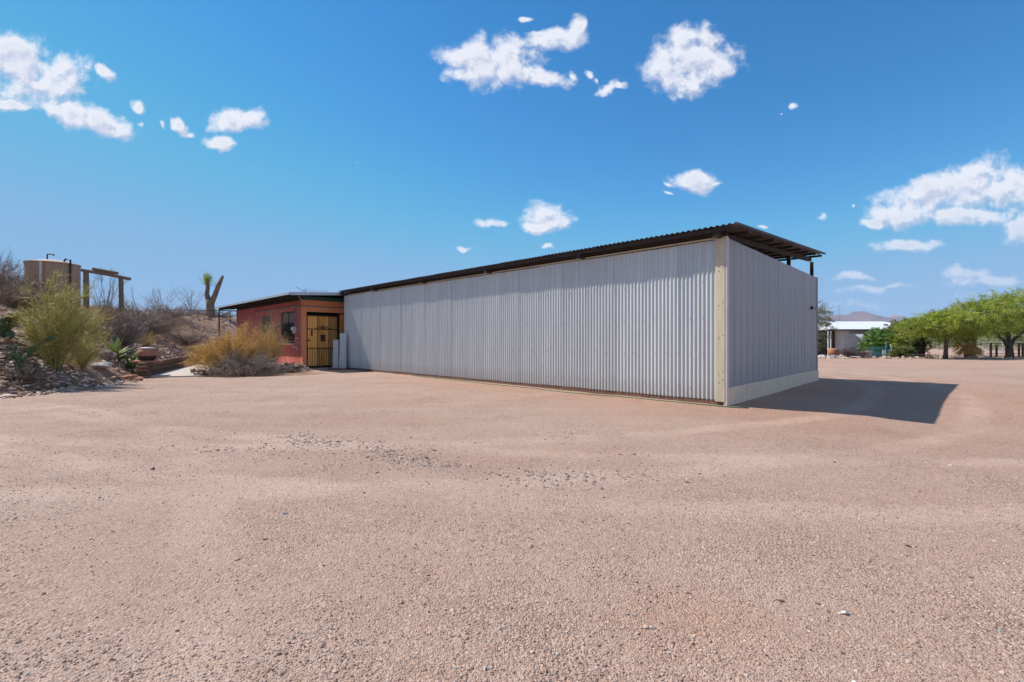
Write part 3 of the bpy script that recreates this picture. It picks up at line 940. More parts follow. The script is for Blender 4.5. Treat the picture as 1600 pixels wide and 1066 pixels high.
M['leaf_dark'] = leaf_mat('dark_vine_leaves', [(0, (.03, .06, .012)), (.5, (.12, .18, .03)), (.8, (.26, .28, .06)), (1, (.45, .20, .06))], .25)
M['leaf_orange'] = leaf_mat('dry_palm_fronds', [(0, (.20, .10, .02)), (.5, (.42, .25, .05)), (1, (.55, .40, .12))], .25)
M['leaf_scrub'] = leaf_mat('desert_scrub_leaves', [(0, (.09, .115, .04)), (.5, (.20, .24, .09)), (1, (.32, .34, .15))], .2)
M['leaf_cactus'] = leaf_mat('cactus_pads', [(0, (.045, .085, .03)), (1, (.10, .15, .055))], 0, .5)
M['leaf_agave'] = leaf_mat('agave_leaves', [(0, (.11, .16, .055)), (.6, (.19, .24, .09)), (1, (.34, .36, .18))], 0, .5)
M['bark'] = basic('rough_bark', (.05, .035, .028), (.13, .095, .075), 14, .95, bstr=.9, bdist=.03, stretch=(1, 1, .3))
M['bark_pale'] = basic('dry_bare_trunk', (.12, .085, .06), (.26, .19, .14), 9, .95, bstr=.9, bdist=.03, stretch=(1, 1, .3))


# ------------------------------------------------------------------ the metal shed
RZ = R(-44.5)
SHED0 = Vector((4.355, 9.24, 0))
LEN, WID, TOPZ = 16.93, 8.2, 3.40
PITCH = (LEN - .2) / 21 / 9


def shed_world(x, y, z=0):
    c, s = math.cos(RZ), math.sin(RZ)
    return (SHED0.x + x * c - y * s, SHED0.y + x * s + y * c, z)


def roof_z(y):
    return 3.58 + (y + .25) * .53 / 8.17


def corrugated(ncorr, pitch, amp, per=8):
    n = ncorr * per
    t = np.arange(n + 1) / per
    return t * pitch, amp * np.cos(t * 2 * np.pi)


def build_shed():
    e = empty('metal_shed', SHED0, RZ, 'long shed clad in grey corrugated metal under a dark open-sided roof', 'shed')
    # long wall: corrugated sheets, each its own object
    w = PITCH * 9
    xs, ys = corrugated(9, PITCH, .011)
    z0, z1 = .085, 3.38
    zz = np.linspace(z0, z1, 4)
    V = np.array([(-x, -.012 - y, z) for z in zz for x, y in zip(xs, ys)])
    n = len(xs)
    i = np.arange(n - 1)[None, :] + n * np.arange(3)[:, None]
    F = np.stack([i, i + n, i + n + 1, i + 1], -1).ravel()
    first = raw_mesh('corrugated_sheet', V, F, 4, M['wall_metal'], e, smooth=True)
    first.location = (-.2, 0, 0)
    for k in range(1, 21):
        o = copy_obj(first, e)
        o.location = (-.2 - k * w, -.004 * (k % 2) + random.uniform(-.0015, .0015), random.uniform(-.008, .008))
        o.rotation_euler = (random.uniform(-.0006, .0006), 0, random.uniform(-.0012, .0012))
    # wall liner board behind sheets (keeps light out)
    MB().box(-LEN, -.02, .03, .07, .0, 3.36).build('wall_liner', M['dark_wood'], e)
    # screws
    sc = MB()
    for zr in (.32, 1.02, 1.78, 2.55, 3.12):
        for k in range(0, 189, 3):
            x = -.2 - k * PITCH
            if random.random() < .15: continue
            z = zr + random.uniform(-.015, .015)
            sc.box(x - .007, x + .007, -.031, -.020, z - .007, z + .007)
    tag(sc.build('screws', M['screw'], e), kind='stuff')
    # footing under the sheets
    f = MB(); f.box(-LEN, -.02, -.008, .03, -.15, .10); f.build('footing', M['footing'], e)
    # corner trim
    MB().bbox(-.205, -.012, -.052, -.018, .06, TOPZ, .004).build('corner_trim', M['tan_trim'], e)
    MB().bbox(-.010, .030, -.045, .06, .0, TOPZ + .004, .004).build('corner_post', M['pale_trim'], e)
    t = MB()
    for z in (.45, .62, 1.35, 2.02, 2.72):
        t.box(-.15 + .01, -.15 + .024, -.058, -.05, z, z + .014)
        t.box(-.06, -.046, -.058, -.05, z + .06, z + .074)
    tag(t.build('nail_heads', M['screw'], e), kind='stuff')
    # pale drip strip and plate at the head of the long wall
    MB().bbox(-LEN, .02, -.028, .05, 3.40, 3.432, .004).build('top_plate', M['tan_trim'], e)
    MB().box(-LEN, .0, .0, .05, 3.45, 3.545).build('eave_beam', M['dark_wood'], e)
    # left end trim
    MB().bbox(-LEN - .06, -LEN, -.04, .05, .05, 3.42, .004).build('end_trim', M['pale_trim'], e)
    # gable wall of vertical siding panels
    pw = (WID - .06) / 20
    prof = [(0, -.012), (.004, .004), (.012, .007), (.020, .003), (pw * .30, .003), (pw * .32, .0052), (pw * .35, .0052), (pw * .38, .003),
            (pw * .64, .003), (pw * .66, .006), (pw * .70, .006), (pw * .72, .003), (pw - .002, .003), (pw - .001, -.012)]
    V = np.array([(x, y, z) for z in (.335, TOPZ) for y, x in prof]); n = len(prof)
    i = np.arange(n - 1)
    F = np.stack([i, i + 1, i + n + 1, i + n], -1).ravel()
    sp0 = raw_mesh('siding_panel', V, F, 4, M['siding'], e)
    sp0.location = (0, .06, 0)
    for k in range(1, 20):
        o = copy_obj(sp0, e); o.location = (random.uniform(-.0015, .0015), .06 + k * pw, random.uniform(-.003, .003))
    MB().box(-.06, -.014, .0, WID, .2, TOPZ - .01).build('wall_liner', M['dark_wood'], e)
    MB().bbox(-.08, .026, WID + .001, WID + .03, .3, TOPZ + .005, .004).build('end_trim', M['siding'], e)
    # stucco plinth, its foot uneven
    b = MB(); ny = 60
    V = []; Fc = []
    for k in range(ny + 1):
        y = -.03 + (WID + .08) * k / ny
        off = .012 * float(vnoise(np.array([y * 1.3]), np.array([0.]), 5)[0])
        V += [(-.05, y, -.2), (.050 + off, y, -.2), (.042 + off, y, .325), (.034, y, .342), (-.05, y, .342)]
    for k in range(ny):
        for j in range(4):
            a = k * 5 + j
            Fc.append((a, a + 1, a + 6, a + 5))
    Fc += [(0, 4, 3, 2, 1), tuple(ny * 5 + j for j in range(5))]
    b.add(V, Fc); b.build('plinth', M['stucco'], e)
    # fitting on the gable
    q = MB(); q.bbox(.012, .07, 7.28, 7.36, 2.30, 2.40, .006); q.tube([(.07, 7.32, 2.36), (.12, 7.32, 2.34), (.13, 7.32, 2.29)], .012, 6)
    q.build('wall_fitting', M['dark_steel'], e)
    # inner posts
    for (x, y) in [(-.12, 5.24), (-.12, 8.1)] + [(-x, 8.1) for x in (3.5, 7, 10.5, 14, 16.8)] + [(-x, 4.0) for x in (3.5, 7, 10.5, 14)]:
        MB().bbox(x - .045, x + .045, y - .045, y + .045, -.1, roof_z(y) - .2, .004).build('post', M['dark_steel'], e)
    # back wall, low
    MB().box(-LEN, -.1, 8.16, 8.2, .0, 2.6).build('back_wall', M['siding'], e)
    MB().box(-LEN - .02, -LEN + .02, .1, 8.15, .0, 3.3).build('end_wall', M['siding'], e)
    # rafters
    for x in (-.12, -3.5, -7.0, -10.5, -14.0, -16.8):
        r = MB()
        for (a, c2, w2) in ((-.28, 7.85, .045),):
            za, zb = roof_z(a) - .085, roof_z(c2) - .085
            v = [(x - w2, a, za - .11), (x + w2, a, za - .11), (x + w2, c2, zb - .11), (x - w2, c2, zb - .11),
                 (x - w2, a, za), (x + w2, a, za), (x + w2, c2, zb), (x - w2, c2, zb)]
            r.add(v, [(0, 3, 2, 1), (4, 5, 6, 7), (0, 1, 5, 4), (1, 2, 6, 5), (2, 3, 7, 6), (3, 0, 4, 7)])
        r.build('rafter', M['dark_wood'], e)
    for (x, y) in ((-3.5, 4.0), (-3.5, 8.1)):
        z = roof_z(y) - .2
        MB().tube([(x, y - .03, z - .42), (x, y - .5, z - .02)], .022, 6).build('brace', M['dark_steel'], e)
    # purlins
    for k in range(10):
        y = -.26 + k * .893
        z = roof_z(y) - .022
        MB().bbox(-17.0, .22, y - .024, y + .024, z - .066, z - .002, .003).build('purlin', M['dark_wood'], e)
    # corrugated roof sheets
    ns = 21; rw = 17.25 / ns; rp = rw / 7
    xs, hs = corrugated(7, rp, .016)
    yy = np.array([-.34, 1.8, 3.9, 6.0, 7.92])
    V = np.array([(-x, y, roof_z(y) + .012 + h) for y in yy for x, h in zip(xs, hs)])
    V2 = V.copy(); V2[:, 2] -= .004
    n = len(xs)
    i = np.arange(n - 1)[None, :] + n * np.arange(len(yy) - 1)[:, None]
    F = np.stack([i, i + n, i + n + 1, i + 1], -1).ravel()
    s0 = raw_mesh('roof_sheet', V, F, 4, M['roof_metal'], e, smooth=True)
    s0.location = (.29, 0, 0)
    for k in range(1, ns):
        o = copy_obj(s0, e); o.location = (.29 - k * rw, random.uniform(-.012, .012), .002 * (k % 2))
    # gable edge strip of the roof
    g = MB()
    a, b2 = roof_z(-.34), roof_z(7.92)
    g.add([(.285, -.345, a - .02), (.303, -.345, a - .02), (.303, -.345, a + .03), (.285, -.345, a + .03),
           (.285, 7.925, b2 - .02), (.303, 7.925, b2 - .02), (.303, 7.925, b2 + .03), (.285, 7.925, b2 + .03)],
          [(0, 1, 2, 3), (7, 6, 5, 4), (0, 4, 5, 1), (1, 5, 6, 2), (2, 6, 7, 3), (3, 7, 4, 0)])
    g.build('roof_edge', M['roof_metal'], e)
    return e


build_shed()

# green garden hose along the wall
hp = []
for k in range(60):
    t = k / 59
    x = .25 - t * 11.5
    off = -.16 - .28 * math.sin(t * 3.1) * (1 - t * .4) - .05 * math.sin(t * 23)
    w = shed_world(x, off)
    hp.append((w[0], w[1], hz(w[0], w[1]) + .012))
w0 = shed_world(.42, -.02)
hp = [(w0[0], w0[1], hz(w0[0], w0[1]) + .012)] + hp
h = MB().tube(hp, .012, 6).build('garden_hose', M['hose'], smooth=True)
tag(h, 'thin green garden hose lying on the gravel along the corrugated wall', 'hose')

# ------------------------------------------------------------------ the red house
M['red_plaster'] = None


def plaster(name, c0, c1, chip, amt=.3):
    m, nt, b = new_mat(name)
    L = nt.links
    col = ramp(nt, noise(nt, 1.7, 6, .65), [(.3, c0), (.7, c1)])
    sp = nt.nodes.new('ShaderNodeSeparateXYZ'); tc = nt.nodes.new('ShaderNodeTexCoord'); L.new(tc.outputs['Object'], sp.inputs[0])
    low = nt.nodes.new('ShaderNodeMapRange'); low.inputs['From Min'].default_value = 1.7; low.inputs['From Max'].default_value = .2
    L.new(sp.outputs['Z'], low.inputs['Value'])
    ch = nt.nodes.new('ShaderNodeMapRange'); ch.inputs['From Min'].default_value = .60; ch.inputs['From Max'].default_value = .66
    L.new(noise(nt, 3.2, 7, .7), ch.inputs['Value'])
    f = math_n(nt, 'MULTIPLY', math_n(nt, 'MULTIPLY', low.outputs[0], ch.outputs[0]), amt * 2)
    col = mixc(nt, f, col, chip)
    L.new(col, b.inputs['Base Color']); b.inputs['Roughness'].default_value = .9
    bump(nt, b, noise(nt, 9, 6, .7), .5, .02)
    return m


M['red_plaster'] = plaster('dark_red_plaster', (.50, .11, .085), (.62, .18, .135), (.62, .45, .40))
M['orange_plaster'] = plaster('terracotta_plaster', (.76, .26, .12), (.84, .33, .16), (.40, .12, .09), .2)
M['green_paint'] = basic('green_paint', (.020, .075, .060), (.035, .11, .09), 5, .6, bstr=.1)
M['roof_pale'] = metal_sheet_mat('pale_roof_metal', (.38, .42, .46), (.50, .53, .56), .45, .3)
M['grey_pipe'] = basic('grey_pipe', (.20, .19, .19), (.30, .29, .29), 10, .6, bstr=.1)
M['plank'] = basic('golden_cedar', (.84, .33, .065), (.98, .55, .16), 2.2, .65, bstr=.5, bdist=.004, stretch=(6, 9, .7), per_obj=.42)
M['iron'] = basic('black_iron', (.03, .02, .015), (.08, .055, .04), 20, .55, .5, bstr=.2)
M['glass'], _nt, _b = new_mat('dark_window_glass')
_b.inputs['Base Color'].default_value = (.015, .02, .022, 1); _b.inputs['Roughness'].default_value = .08
M['blind'] = basic('faded_blind', (.20, .14, .12), (.30, .22, .19), 6, .9, bstr=.2, stretch=(1, 1, 8))


def house_roof_z(y):
    return 3.36 + (y + .96) * .065


def build_house():
    o0 = Vector(shed_world(-18.3, -1.49))
    e = empty('red_house', o0, RZ, 'low red and terracotta plastered house with a wooden gate and flat metal roof', 'house')
    T = .24
    # long left face in dark red, window opening cut out
    w = MB(); L0 = -10.2
    wx0, wx1, wz0, wz1 = -2.6, -.8, 1.18, 2.72
    w.box(L0, wx0, 0, T, -.1, 3.18); w.box(wx1, -.001, 0, T, -.1, 3.18)
    w.box(wx0, wx1, .0, T, -.1, wz0); w.box(wx0, wx1, .0, T, wz1, 3.18)
    w.build('side_wall', M['red_plaster'], e)
    # gate face in terracotta
    g = MB()
    g.box(.0, .20, -.006, .18, -.1, 3.19); g.box(.0, .20, .18, 2.16, 2.66, 3.19); g.box(.0, .20, 2.16, 5.5, -.1, 3.19)
    g.build('gate_wall', M['orange_plaster'], e)
    MB().box(L0, L0 + .2, T, 5.5, -.1, 3.3).build('back_wall', M['red_plaster'], e)
    MB().box(L0, 0, 5.5, 5.7, -.1, 3.5).build('back_wall', M['red_plaster'], e)
    MB().box(-1.2, -1.15, .3, 3.5, 0, 3.1).build('dark_void_sheet', M['dark_wood'], e)  # dark sheet added for the unlit space behind the gate
    # conduit line
    MB().tube([(-6.5, -.03, 2.90), (.0, -.03, 2.90), (.22, -.03, 2.90), (.235, .0, 2.90), (.235, 3, 2.90)], .028, 6).build('conduit', M['grey_pipe'], e)
    # frieze under the roof (green)
    v = MB()
    v.box(L0, .21, -.012, .0, 3.181, 3.30)
    v.build('frieze', M['dark_wood'], e)
    MB().box(.19, .215, .0, 5.4, 3.191, 3.36).build('frieze', M['green_paint'], e)
    # roof: deck, panels, fascias
    x0, x1, y0, y1 = -10.9, 1.33, -.96, 5.8
    za, zb = house_roof_z(y0), house_roof_z(y1)
    def slab(xa, xb, ya, yb, lo, hi):
        q = MB()
        a, b = house_roof_z(ya), house_roof_z(yb)
        q.add([(xa, ya, a + lo), (xb, ya, a + lo), (xb, yb, b + lo), (xa, yb, b + lo), (xa, ya, a + hi), (xb, ya, a + hi), (xb, yb, b + hi), (xa, yb, b + hi)],
              [(0, 3, 2, 1), (4, 5, 6, 7), (0, 1, 5, 4), (1, 2, 6, 5), (2, 3, 7, 6), (3, 0, 4, 7)])
        return q
    slab(x0 + .03, .0, y0 + .05, y1 - .05, -.035, -.003).build('roof_deck', M['dark_wood'], e)
    slab(.001, x1 - .03, y0 + .05, y1 - .05, -.035, -.003).build('soffit', M['green_paint'], e)
    nsh = 12; sw = (x1 - x0) / nsh
    for k in range(nsh):
        q = slab(x0 + k * sw + .004, x0 + (k + 1) * sw - .004, y0, y1, 0.0, .022)
        s2 = slab(x0 + k * sw - .015, x0 + k * sw + .015, y0, y1, .023, .05)
        q.add(s2.v[0], s2.f)
        q.build('roof_panel', M['roof_pale'], e)
    slab(x1 + .001, x1 + .03, y0 + .01, 1.35, -.10, .03).build('fascia', M['roof_pale'], e)
    slab(x0, x1, y0 - .03, y0 - .002, -.07, .018).build('fascia', M['roof_pale'], e)
    for k in range(17):
        x = -10.6 + k * .68
        if x > 1.2: break
        slab(x - .03, x + .03, y0 + .08, .0, -.15, -.037).build('rafter_end', M['dark_wood'], e)
    MB().tube([(.5, -.30, 3.34), (.22, -.02, 3.12)], .02, 6).build('bracket', M['roof_pale'], e)
    # far end bracket under the eave
    b = MB(); b.tube([(-10.85, -.8, 3.2), (-10.85, -.8, 1.6)], .04, 6); b.tube([(-10.85, -.8, 3.22), (-10.85, .2, 3.18)], .03, 6); b.tube([(-10.85, -.75, 2.8), (-10.85, -.1, 3.2)], .02, 6)
    b.tube([(-10.85, -.8, 3.05), (-9.9, -.8, 3.05)], .02, 6)
    b.build('porch_post', M['dark_steel'], e)
    # window: frame, glass, blind, bars, sill
    f = MB()
    for (a, c, d, h2) in ((wx0 + .002, wx0 + .06, wz0 + .002, wz1 - .002), (wx1 - .06, wx1 - .002, wz0 + .002, wz1 - .002)):
        f.box(a, c, .05, .12, d, h2)
    f.box(wx0 + .06, wx1 - .06, .05, .12, wz0 + .002, wz0 + .06); f.box(wx0 + .06, wx1 - .06, .05, .12, wz1 - .06, wz1 - .002)
    f.box((wx0 + wx1) / 2 - .025, (wx0 + wx1) / 2 + .025, .05, .12, wz0 + .06, wz1 - .06)
    fr = f.build('window', M['dark_steel'], e)
    MB().box(wx0 + .06, wx1 - .06, .085, .095, wz0 + .05, wz1 - .05).build('pane', M['glass'], fr)
    MB().box(wx0 + .06, wx1 - .06, .064, .08, 2.16, wz1 - .06).build('blind', M['blind'], fr)
    MB().bbox(wx0 - .05, wx1 + .04, -.07, .06, wz0 - .05, wz0 + .001, .006).build('sill', M['white_paint'], fr)
    bars = MB()
    for k in range(11):
        x = wx0 + .1 + k * (wx1 - wx0 - .2) / 10
        bars.tube([(x, -.03, wz0 + .03), (x, -.03, 2.2)], .009, 5)
    bars.tube([(wx0 + .05, -.03, 1.45), (wx1 - .05, -.03, 1.45)], .011, 5); bars.tube([(wx0 + .05, -.03, 2.18), (wx1 - .05, -.03, 2.18)], .011, 5)
    bars.build('window_grille', M['iron'], fr)
    # second, smaller window further along, mostly behind the bush
    f2 = MB(); f2.box(-5.4, -4.2, -.012, -.002, 1.5, 2.6)
    w2 = f2.build('window', M['dark_steel'], e); MB().box(-5.34, -4.26, -.022, -.013, 1.56, 2.54).build('pane', M['glass'], w2)
    # meter box
    mb = MB(); mb.bbox(-.72, -.50, -.13, -.002, 1.66, 1.98, .012)
    mb.build('meter_box', M['pale_trim'], e)
    q = MB(); q.lathe([(.0, .0), (.08, .0), (.085, .05), (.06, .09), (0, .1)], 14)
    for i, vv in enumerate(q.v): q.v[i] = np.stack([vv[:, 0] - .61, -.13 - vv[:, 2], vv[:, 1] + 1.88], 1)
    q.build('meter_dial', M['white_paint'], e)
    MB().tube([(-.61, -.05, 1.98), (-.61, -.05, 3.1)], .022, 6).build('conduit', M['grey_pipe'], e)
    # little plaster ledges / broken patches at the corner
    for (x, z, a, c2) in ((-.42, 1.42, .17, .05), (-.62, .98, .22, .06), (-.35, .9, .12, .04)):
        MB().bbox(x - a, x + a, -.05, .004, z, z + c2, .02).build('plaster_lump', M['pale_trim'], e)
    MB().bbox(-.05, .24, -.03, .20, -.05, .05, .02).build('wall_foot', M['concrete'], e)
    # threshold
    MB().bbox(-.05, .5, .3, 2.3, -.05, .035, .01).build('threshold', M['concrete'], e)
    # gate
    gx = .10
    fr = MB(); y0g, y1g, zt = .20, 1.70, 2.52
    fr.box(gx, gx + .05, y0g, y0g + .05, .08, zt); fr.box(gx, gx + .05, y1g - .05, y1g, .08, zt)
    fr.box(gx, gx + .05, y0g + .05, y1g - .05, .08, .13); fr.box(gx, gx + .05, y0g + .05, y1g - .05, zt - .05, zt)
    gate = fr.build('gate', M['iron'], e)
    npl = 13; pwid = (y1g - y0g - .1) / npl
    for k in range(npl):
        a = y0g + .05 + k * pwid
        MB().bbox(gx + .012, gx + .036, a + .008, a + pwid - .008, .14, zt - .055 + random.uniform(-.004, .0), .004).build('plank', M['plank'], gate)
    MB().box(gx + .052, gx + .07, y0g, y1g, 1.84, 1.875).build('crossbar', M['iron'], gate)
    c = MB(); c.box(gx + .052, gx + .07, y0g, y1g, .94, .975)
    for k in range(14):
        y = y0g + .05 + k * (y1g - y0g - .1) / 13
        c.box(gx + .052, gx + .062, y - .004, y + .004, .13, .945)
    c.build('crossbar', M['iron'], gate)
    orn = MB(); ym = (y0g + y1g) / 2
    for s in (-1, 1):
        pts = [(gx + .062, ym + s * (.02 + .32 * t), 1.88 + .10 * math.cos(t * math.pi / 2) + .02 * math.sin(t * 14)) for t in np.linspace(0, 1, 14)]
        orn.tube(pts, .012, 5)
        orn.tube([(gx + .062, ym + s * (.08 + .05 * math.cos(a)), 1.93 + .04 * math.sin(a)) for a in np.linspace(0, 5.5, 10)], .009, 5)
    orn.tube([(gx + .062, ym, 1.88), (gx + .062, ym, 2.06)], [.02, .004], 6)
    orn.build('scroll_ornament', M['iron'], gate)
    md = MB(); md.bbox(gx + .045, gx + .06, ym - .11, ym + .11, 1.28, 1.6, .03); md.build('medallion', M['iron'], gate)
    hd = MB(); hd.tube([(gx + .05, .44, 1.58), (gx + .09, .44, 1.62), (gx + .09, .44, 1.74), (gx + .05, .44, 1.78)], .014, 6); hd.bbox(gx + .04, gx + .055, .40, .48, 1.54, 1.82, .01)
    hd.build('handle', M['iron'], gate)
    MB().bbox(gx + .04, gx + .08, .20, .36, 1.30, 1.36, .008).build('latch', M['iron'], gate)
    for z in (.5, 2.1):
        MB().tube([(gx + .03, y1g + .012, z), (gx + .03, y1g + .012, z + .12)], .018, 6).build('hinge', M['iron'], gate)
    # narrow fixed panel right of the gate
    fx = MB(); fx.box(gx - .01, gx + .03, 1.73, 1.77, .0, 2.64); fp = fx.build('fixed_panel', M['iron'], e)
    for k in range(2):
        MB().bbox(gx - .005, gx + .02, 1.775 + k * .19, 1.96 + k * .19, 1.5, 2.6, .004).build('plank', M['plank'], fp)
    MB().box(gx - .03, gx + .0, 1.775, 2.155, 0, 1.49).build('backing_board', M['dark_wood'], fp)
    return e


HOUSE = build_house()


def house_world(x, y, z=0):
    return shed_world(-18.3 + x, -1.49 + y, z)


# downpipe-like pale strip at the meeting of house and shed: part of the shed's end
# aerial lying on the house roof
p = house_world(-1.0, .6)
e = empty('roof_aerial', (p[0], p[1], house_roof_z(.6) + .035), R(8), 'thin television aerial standing low on the red house roof', 'aerial')
MB().tube([(0, 0, 0), (0, 0, .40)], .014, 6).build('mast', M['grey_pipe'], e)
b = MB(); b.tube([(-.15, 0, .26), (1.0, .1, .25)], .013, 5)
for k in range(5):
    b.tube([(.05 + k * .2, -.12 + .03 * k, .255), (.05 + k * .2, .16 + .02 * k, .255)], .006, 4)
b.build('boom', M['grey_pipe'], e)
MB().tube([(0, 0, .16), (-.42, -.1, .42)], .014, 5).build('arm', M['grey_pipe'], e)

# two offcuts of panel leaning at the end of the shed wall
M['offcut'] = metal_sheet_mat('offcut_metal', (.46, .47, .50), (.60, .60, .62), .5, .2, dirt_amt=.3)


def offcut(x, y, w, h, label, lean):
    p = shed_world(x, y)
    e = empty('metal_offcut', (p[0], p[1], hz(p[0], p[1])), R(-8), label, 'panel', 'offcut panels by the gate')
    sh = MB(); n = 24
    V = []; F = []
    for k in range(n + 1):
        t = k / n
        rib = .012 if (k % 6) in (1, 2) else 0
        V += [(t * w - w / 2, -rib, .02), (t * w - w / 2, -rib + lean * h, h)]
    for k in range(n): F.append((2 * k, 2 * k + 2, 2 * k + 3, 2 * k + 1))
    sh.add(V, F); sh.build('sheet', M['offcut'], e)
    MB().bbox(w / 2, w / 2 + .03, -.02, .02, .02, h * .99, .004).build('edge_strip', M['pale_trim'], e)
    for k in range(3):
        q = MB(); rr = random.uniform(.06, .09)
        q.lathe([(0, 0), (rr, .01), (rr * 1.05, rr * .5), (rr * .6, rr * .95), (0, rr)], 9, (-.2 + k * .2, -.10, 0))
        q.build('foot_block', M['footing'], e)
    return e


offcut(-16.62, -.30, .33, 1.66, 'taller grey ribbed offcut panel leaning on the corrugated wall by the gate', .05)
offcut(-16.92, -.50, .26, 1.36, 'shorter grey offcut panel left of the taller one beside the gate', .05)

# ------------------------------------------------------------------ path, retaining wall, pot
path_pts_l = [(230, 590.5), (262, 580), (285, 573), (306, 569)]
def g_at(px, py, z=0.0):
    d = (CAM_H - z) * 711 / (py - 533)
    return ((px - 800) / 711 * d, d)
pl = [g_at(*q) for q in path_pts_l]
pr = [g_at(322, 588.5), g_at(318, 582), g_at(330, 575), g_at(345, 570)]
v = MB(); V = []
for (a, b2) in zip(pl, pr):
    V += [(a[0], a[1], .045), (b2[0], b2[1], .045), (a[0], a[1], -.1), (b2[0], b2[1], -.1)]
F = []
for k in range(3):
    i = k * 4
    F += [(i, i + 1, i + 5, i + 4), (i + 1, i + 3, i + 7, i + 5), (i, i + 4, i + 6, i + 2)]
F += [(0, 2, 3, 1)]
v.add(V, F)
tag(v.build('path', M['concrete']), kind='structure')
# path edge strip running along in front of the bed
a, b2 = g_at(322, 588.6), g_at(468, 577.5)
v = MB()
n = Vector((a[1] - b2[1], b2[0] - a[0])).normalized() * .10
v.add([(a[0], a[1], .03), (b2[0], b2[1], .03), (b2[0] - n.x, b2[1] - n.y, .03), (a[0] - n.x, a[1] - n.y, .03),
       (a[0], a[1], -.1), (b2[0], b2[1], -.1), (b2[0] - n.x, b2[1] - n.y, -.1), (a[0] - n.x, a[1] - n.y, -.1)],
      [(0, 1, 2, 3), (0, 4, 5, 1), (3, 2, 6, 7), (0, 3, 7, 4), (1, 5, 6, 2)])
tag(v.build('kerb', M['concrete']), kind='structure')

M['timber'] = basic('old_brown_timber', (.05, .028, .018), (.14, .085, .055), 5, .9, bstr=.7, stretch=(.6, 8, 8), per_obj=.2)
ra = Vector((pl[0][0] - .15, pl[0][1] + .25, 0)); rb = Vector((pl[3][0] - .1, pl[3][1] + .4, 0))
dv = rb - ra
e = empty('timber_retaining_wall', ra, math.atan2(dv.y, dv.x), 'low wall of dark old timbers holding the bank beside the path', 'retaining wall')
ln = dv.length
for row in range(3):
    x = 0 if row % 2 == 0 else -.4
    while x < ln:
        x2 = min(x + 2.3, ln)
        MB().bbox(max(x, 0) + .01, x2 - .01, -.02 + row * .03 + random.uniform(-.015, .015), .18 + row * .03, row * .19 - .03, row * .19 + .15, .015).build('timber', M['timber'], e)
        x += 2.3
for k in range(5):
    q = MB(); rr = .16 - k * .012
    q.bbox(-.35 + random.uniform(-.1, .1), .03 + random.uniform(-.04, .06), -.1 + k * .03, .28, -.02 + k * .115, .085 + k * .115, .03)
    q.build('end_stone', M['footing'], e)

M['terracotta'] = basic('terracotta_pot', (.30, .12, .07), (.42, .20, .12), 8, .85, bstr=.3)
pot = Vector((-13.30, 16.6, 0)); pz = max(hz(pot.x, pot.y), .52)
M['slab_red'] = basic('red_slab', (.30, .12, .07), (.42, .19, .12), 8, .9, bstr=.4)
e = empty('round_pot', (pot.x, pot.y, pz + .07), 0, 'squat brown pot with a dark band standing on a slab above the timber wall', 'pot')
MB().lathe([(0, 0), (.20, 0), (.27, .10), (.285, .17)], 20).build('base_bowl', M['dark_wood'], e, True)
MB().lathe([(.285, .17), (.30, .26), (.27, .36), (.20, .42), (.19, .44), (.0, .44)], 20).build('pot_body', M['terracotta'], e, True)
MB().lathe([(.205, .42), (.225, .44), (.20, .47), (0, .49)], 20).build('lid', M['pale_trim'], e, True)
s = MB().bbox(-.42, .42, -.34, .34, 0, .07, .015).build('stone_slab', M['slab_red']); s.location = (pot.x, pot.y, pz); s.rotation_euler = (0, 0, .5)
tag(s, 'flat reddish stone slab under the round pot', 'slab')


def boulder(name, px, dep, r, mat, label, flat=.55, seed=0):
    x, y, z = on_ground(px, dep)
    rs = np.random.default_rng(seed)
    import bmesh
    bm = bmesh.new(); bmesh.ops.create_icosphere(bm, subdivisions=3, radius=r)
    for vv in bm.verts:
        c = vv.co
        n = 0
        for k, (f, a) in enumerate(((2.2, .22), (4.5, .1), (9, .05))):
            n += a * float(vnoise(np.array([c.x / r * f * .5 + seed * 3 + c.z / r * 1.7]), np.array([c.y / r * f * .5 + seed + c.z / r * f * .4]), seed + k)[0]) * 2
        vv.co = c * (1 + n); vv.co.z *= flat; vv.co.x *= 1.25
    me = bpy.data.meshes.new(name); bm.to_mesh(me); bm.free()
    me.materials.append(mat)
    o = bpy.data.objects.new(name, me); o.location = (x, y, z + r * flat * .35); o.rotation_euler = (0, 0, rs.uniform(0, 6)); link(o)
    return tag(o, label, 'rock')


M['pale_stone'] = basic('pale_boulder', (.36, .31, .29), (.52, .47, .45), 6, .9, bstr=.6)
M['brown_stone'] = basic('brown_boulder', (.14, .09, .07), (.27, .18, .14), 6, .9, bstr=.6)
boulder('boulder', 158, 14.3, .24, M['pale_stone'], 'pale flat rock at the foot of the bank right of the green bush', .4, 3)
boulder('boulder', 160, 16.0, .36, M['brown_stone'], 'rounded brown boulder half buried in the bank below the agave', .6, 4)
boulder('boulder', 205, 15.0, .26, M['slab_red'], 'reddish rock beside the end of the timber wall', .6, 6)

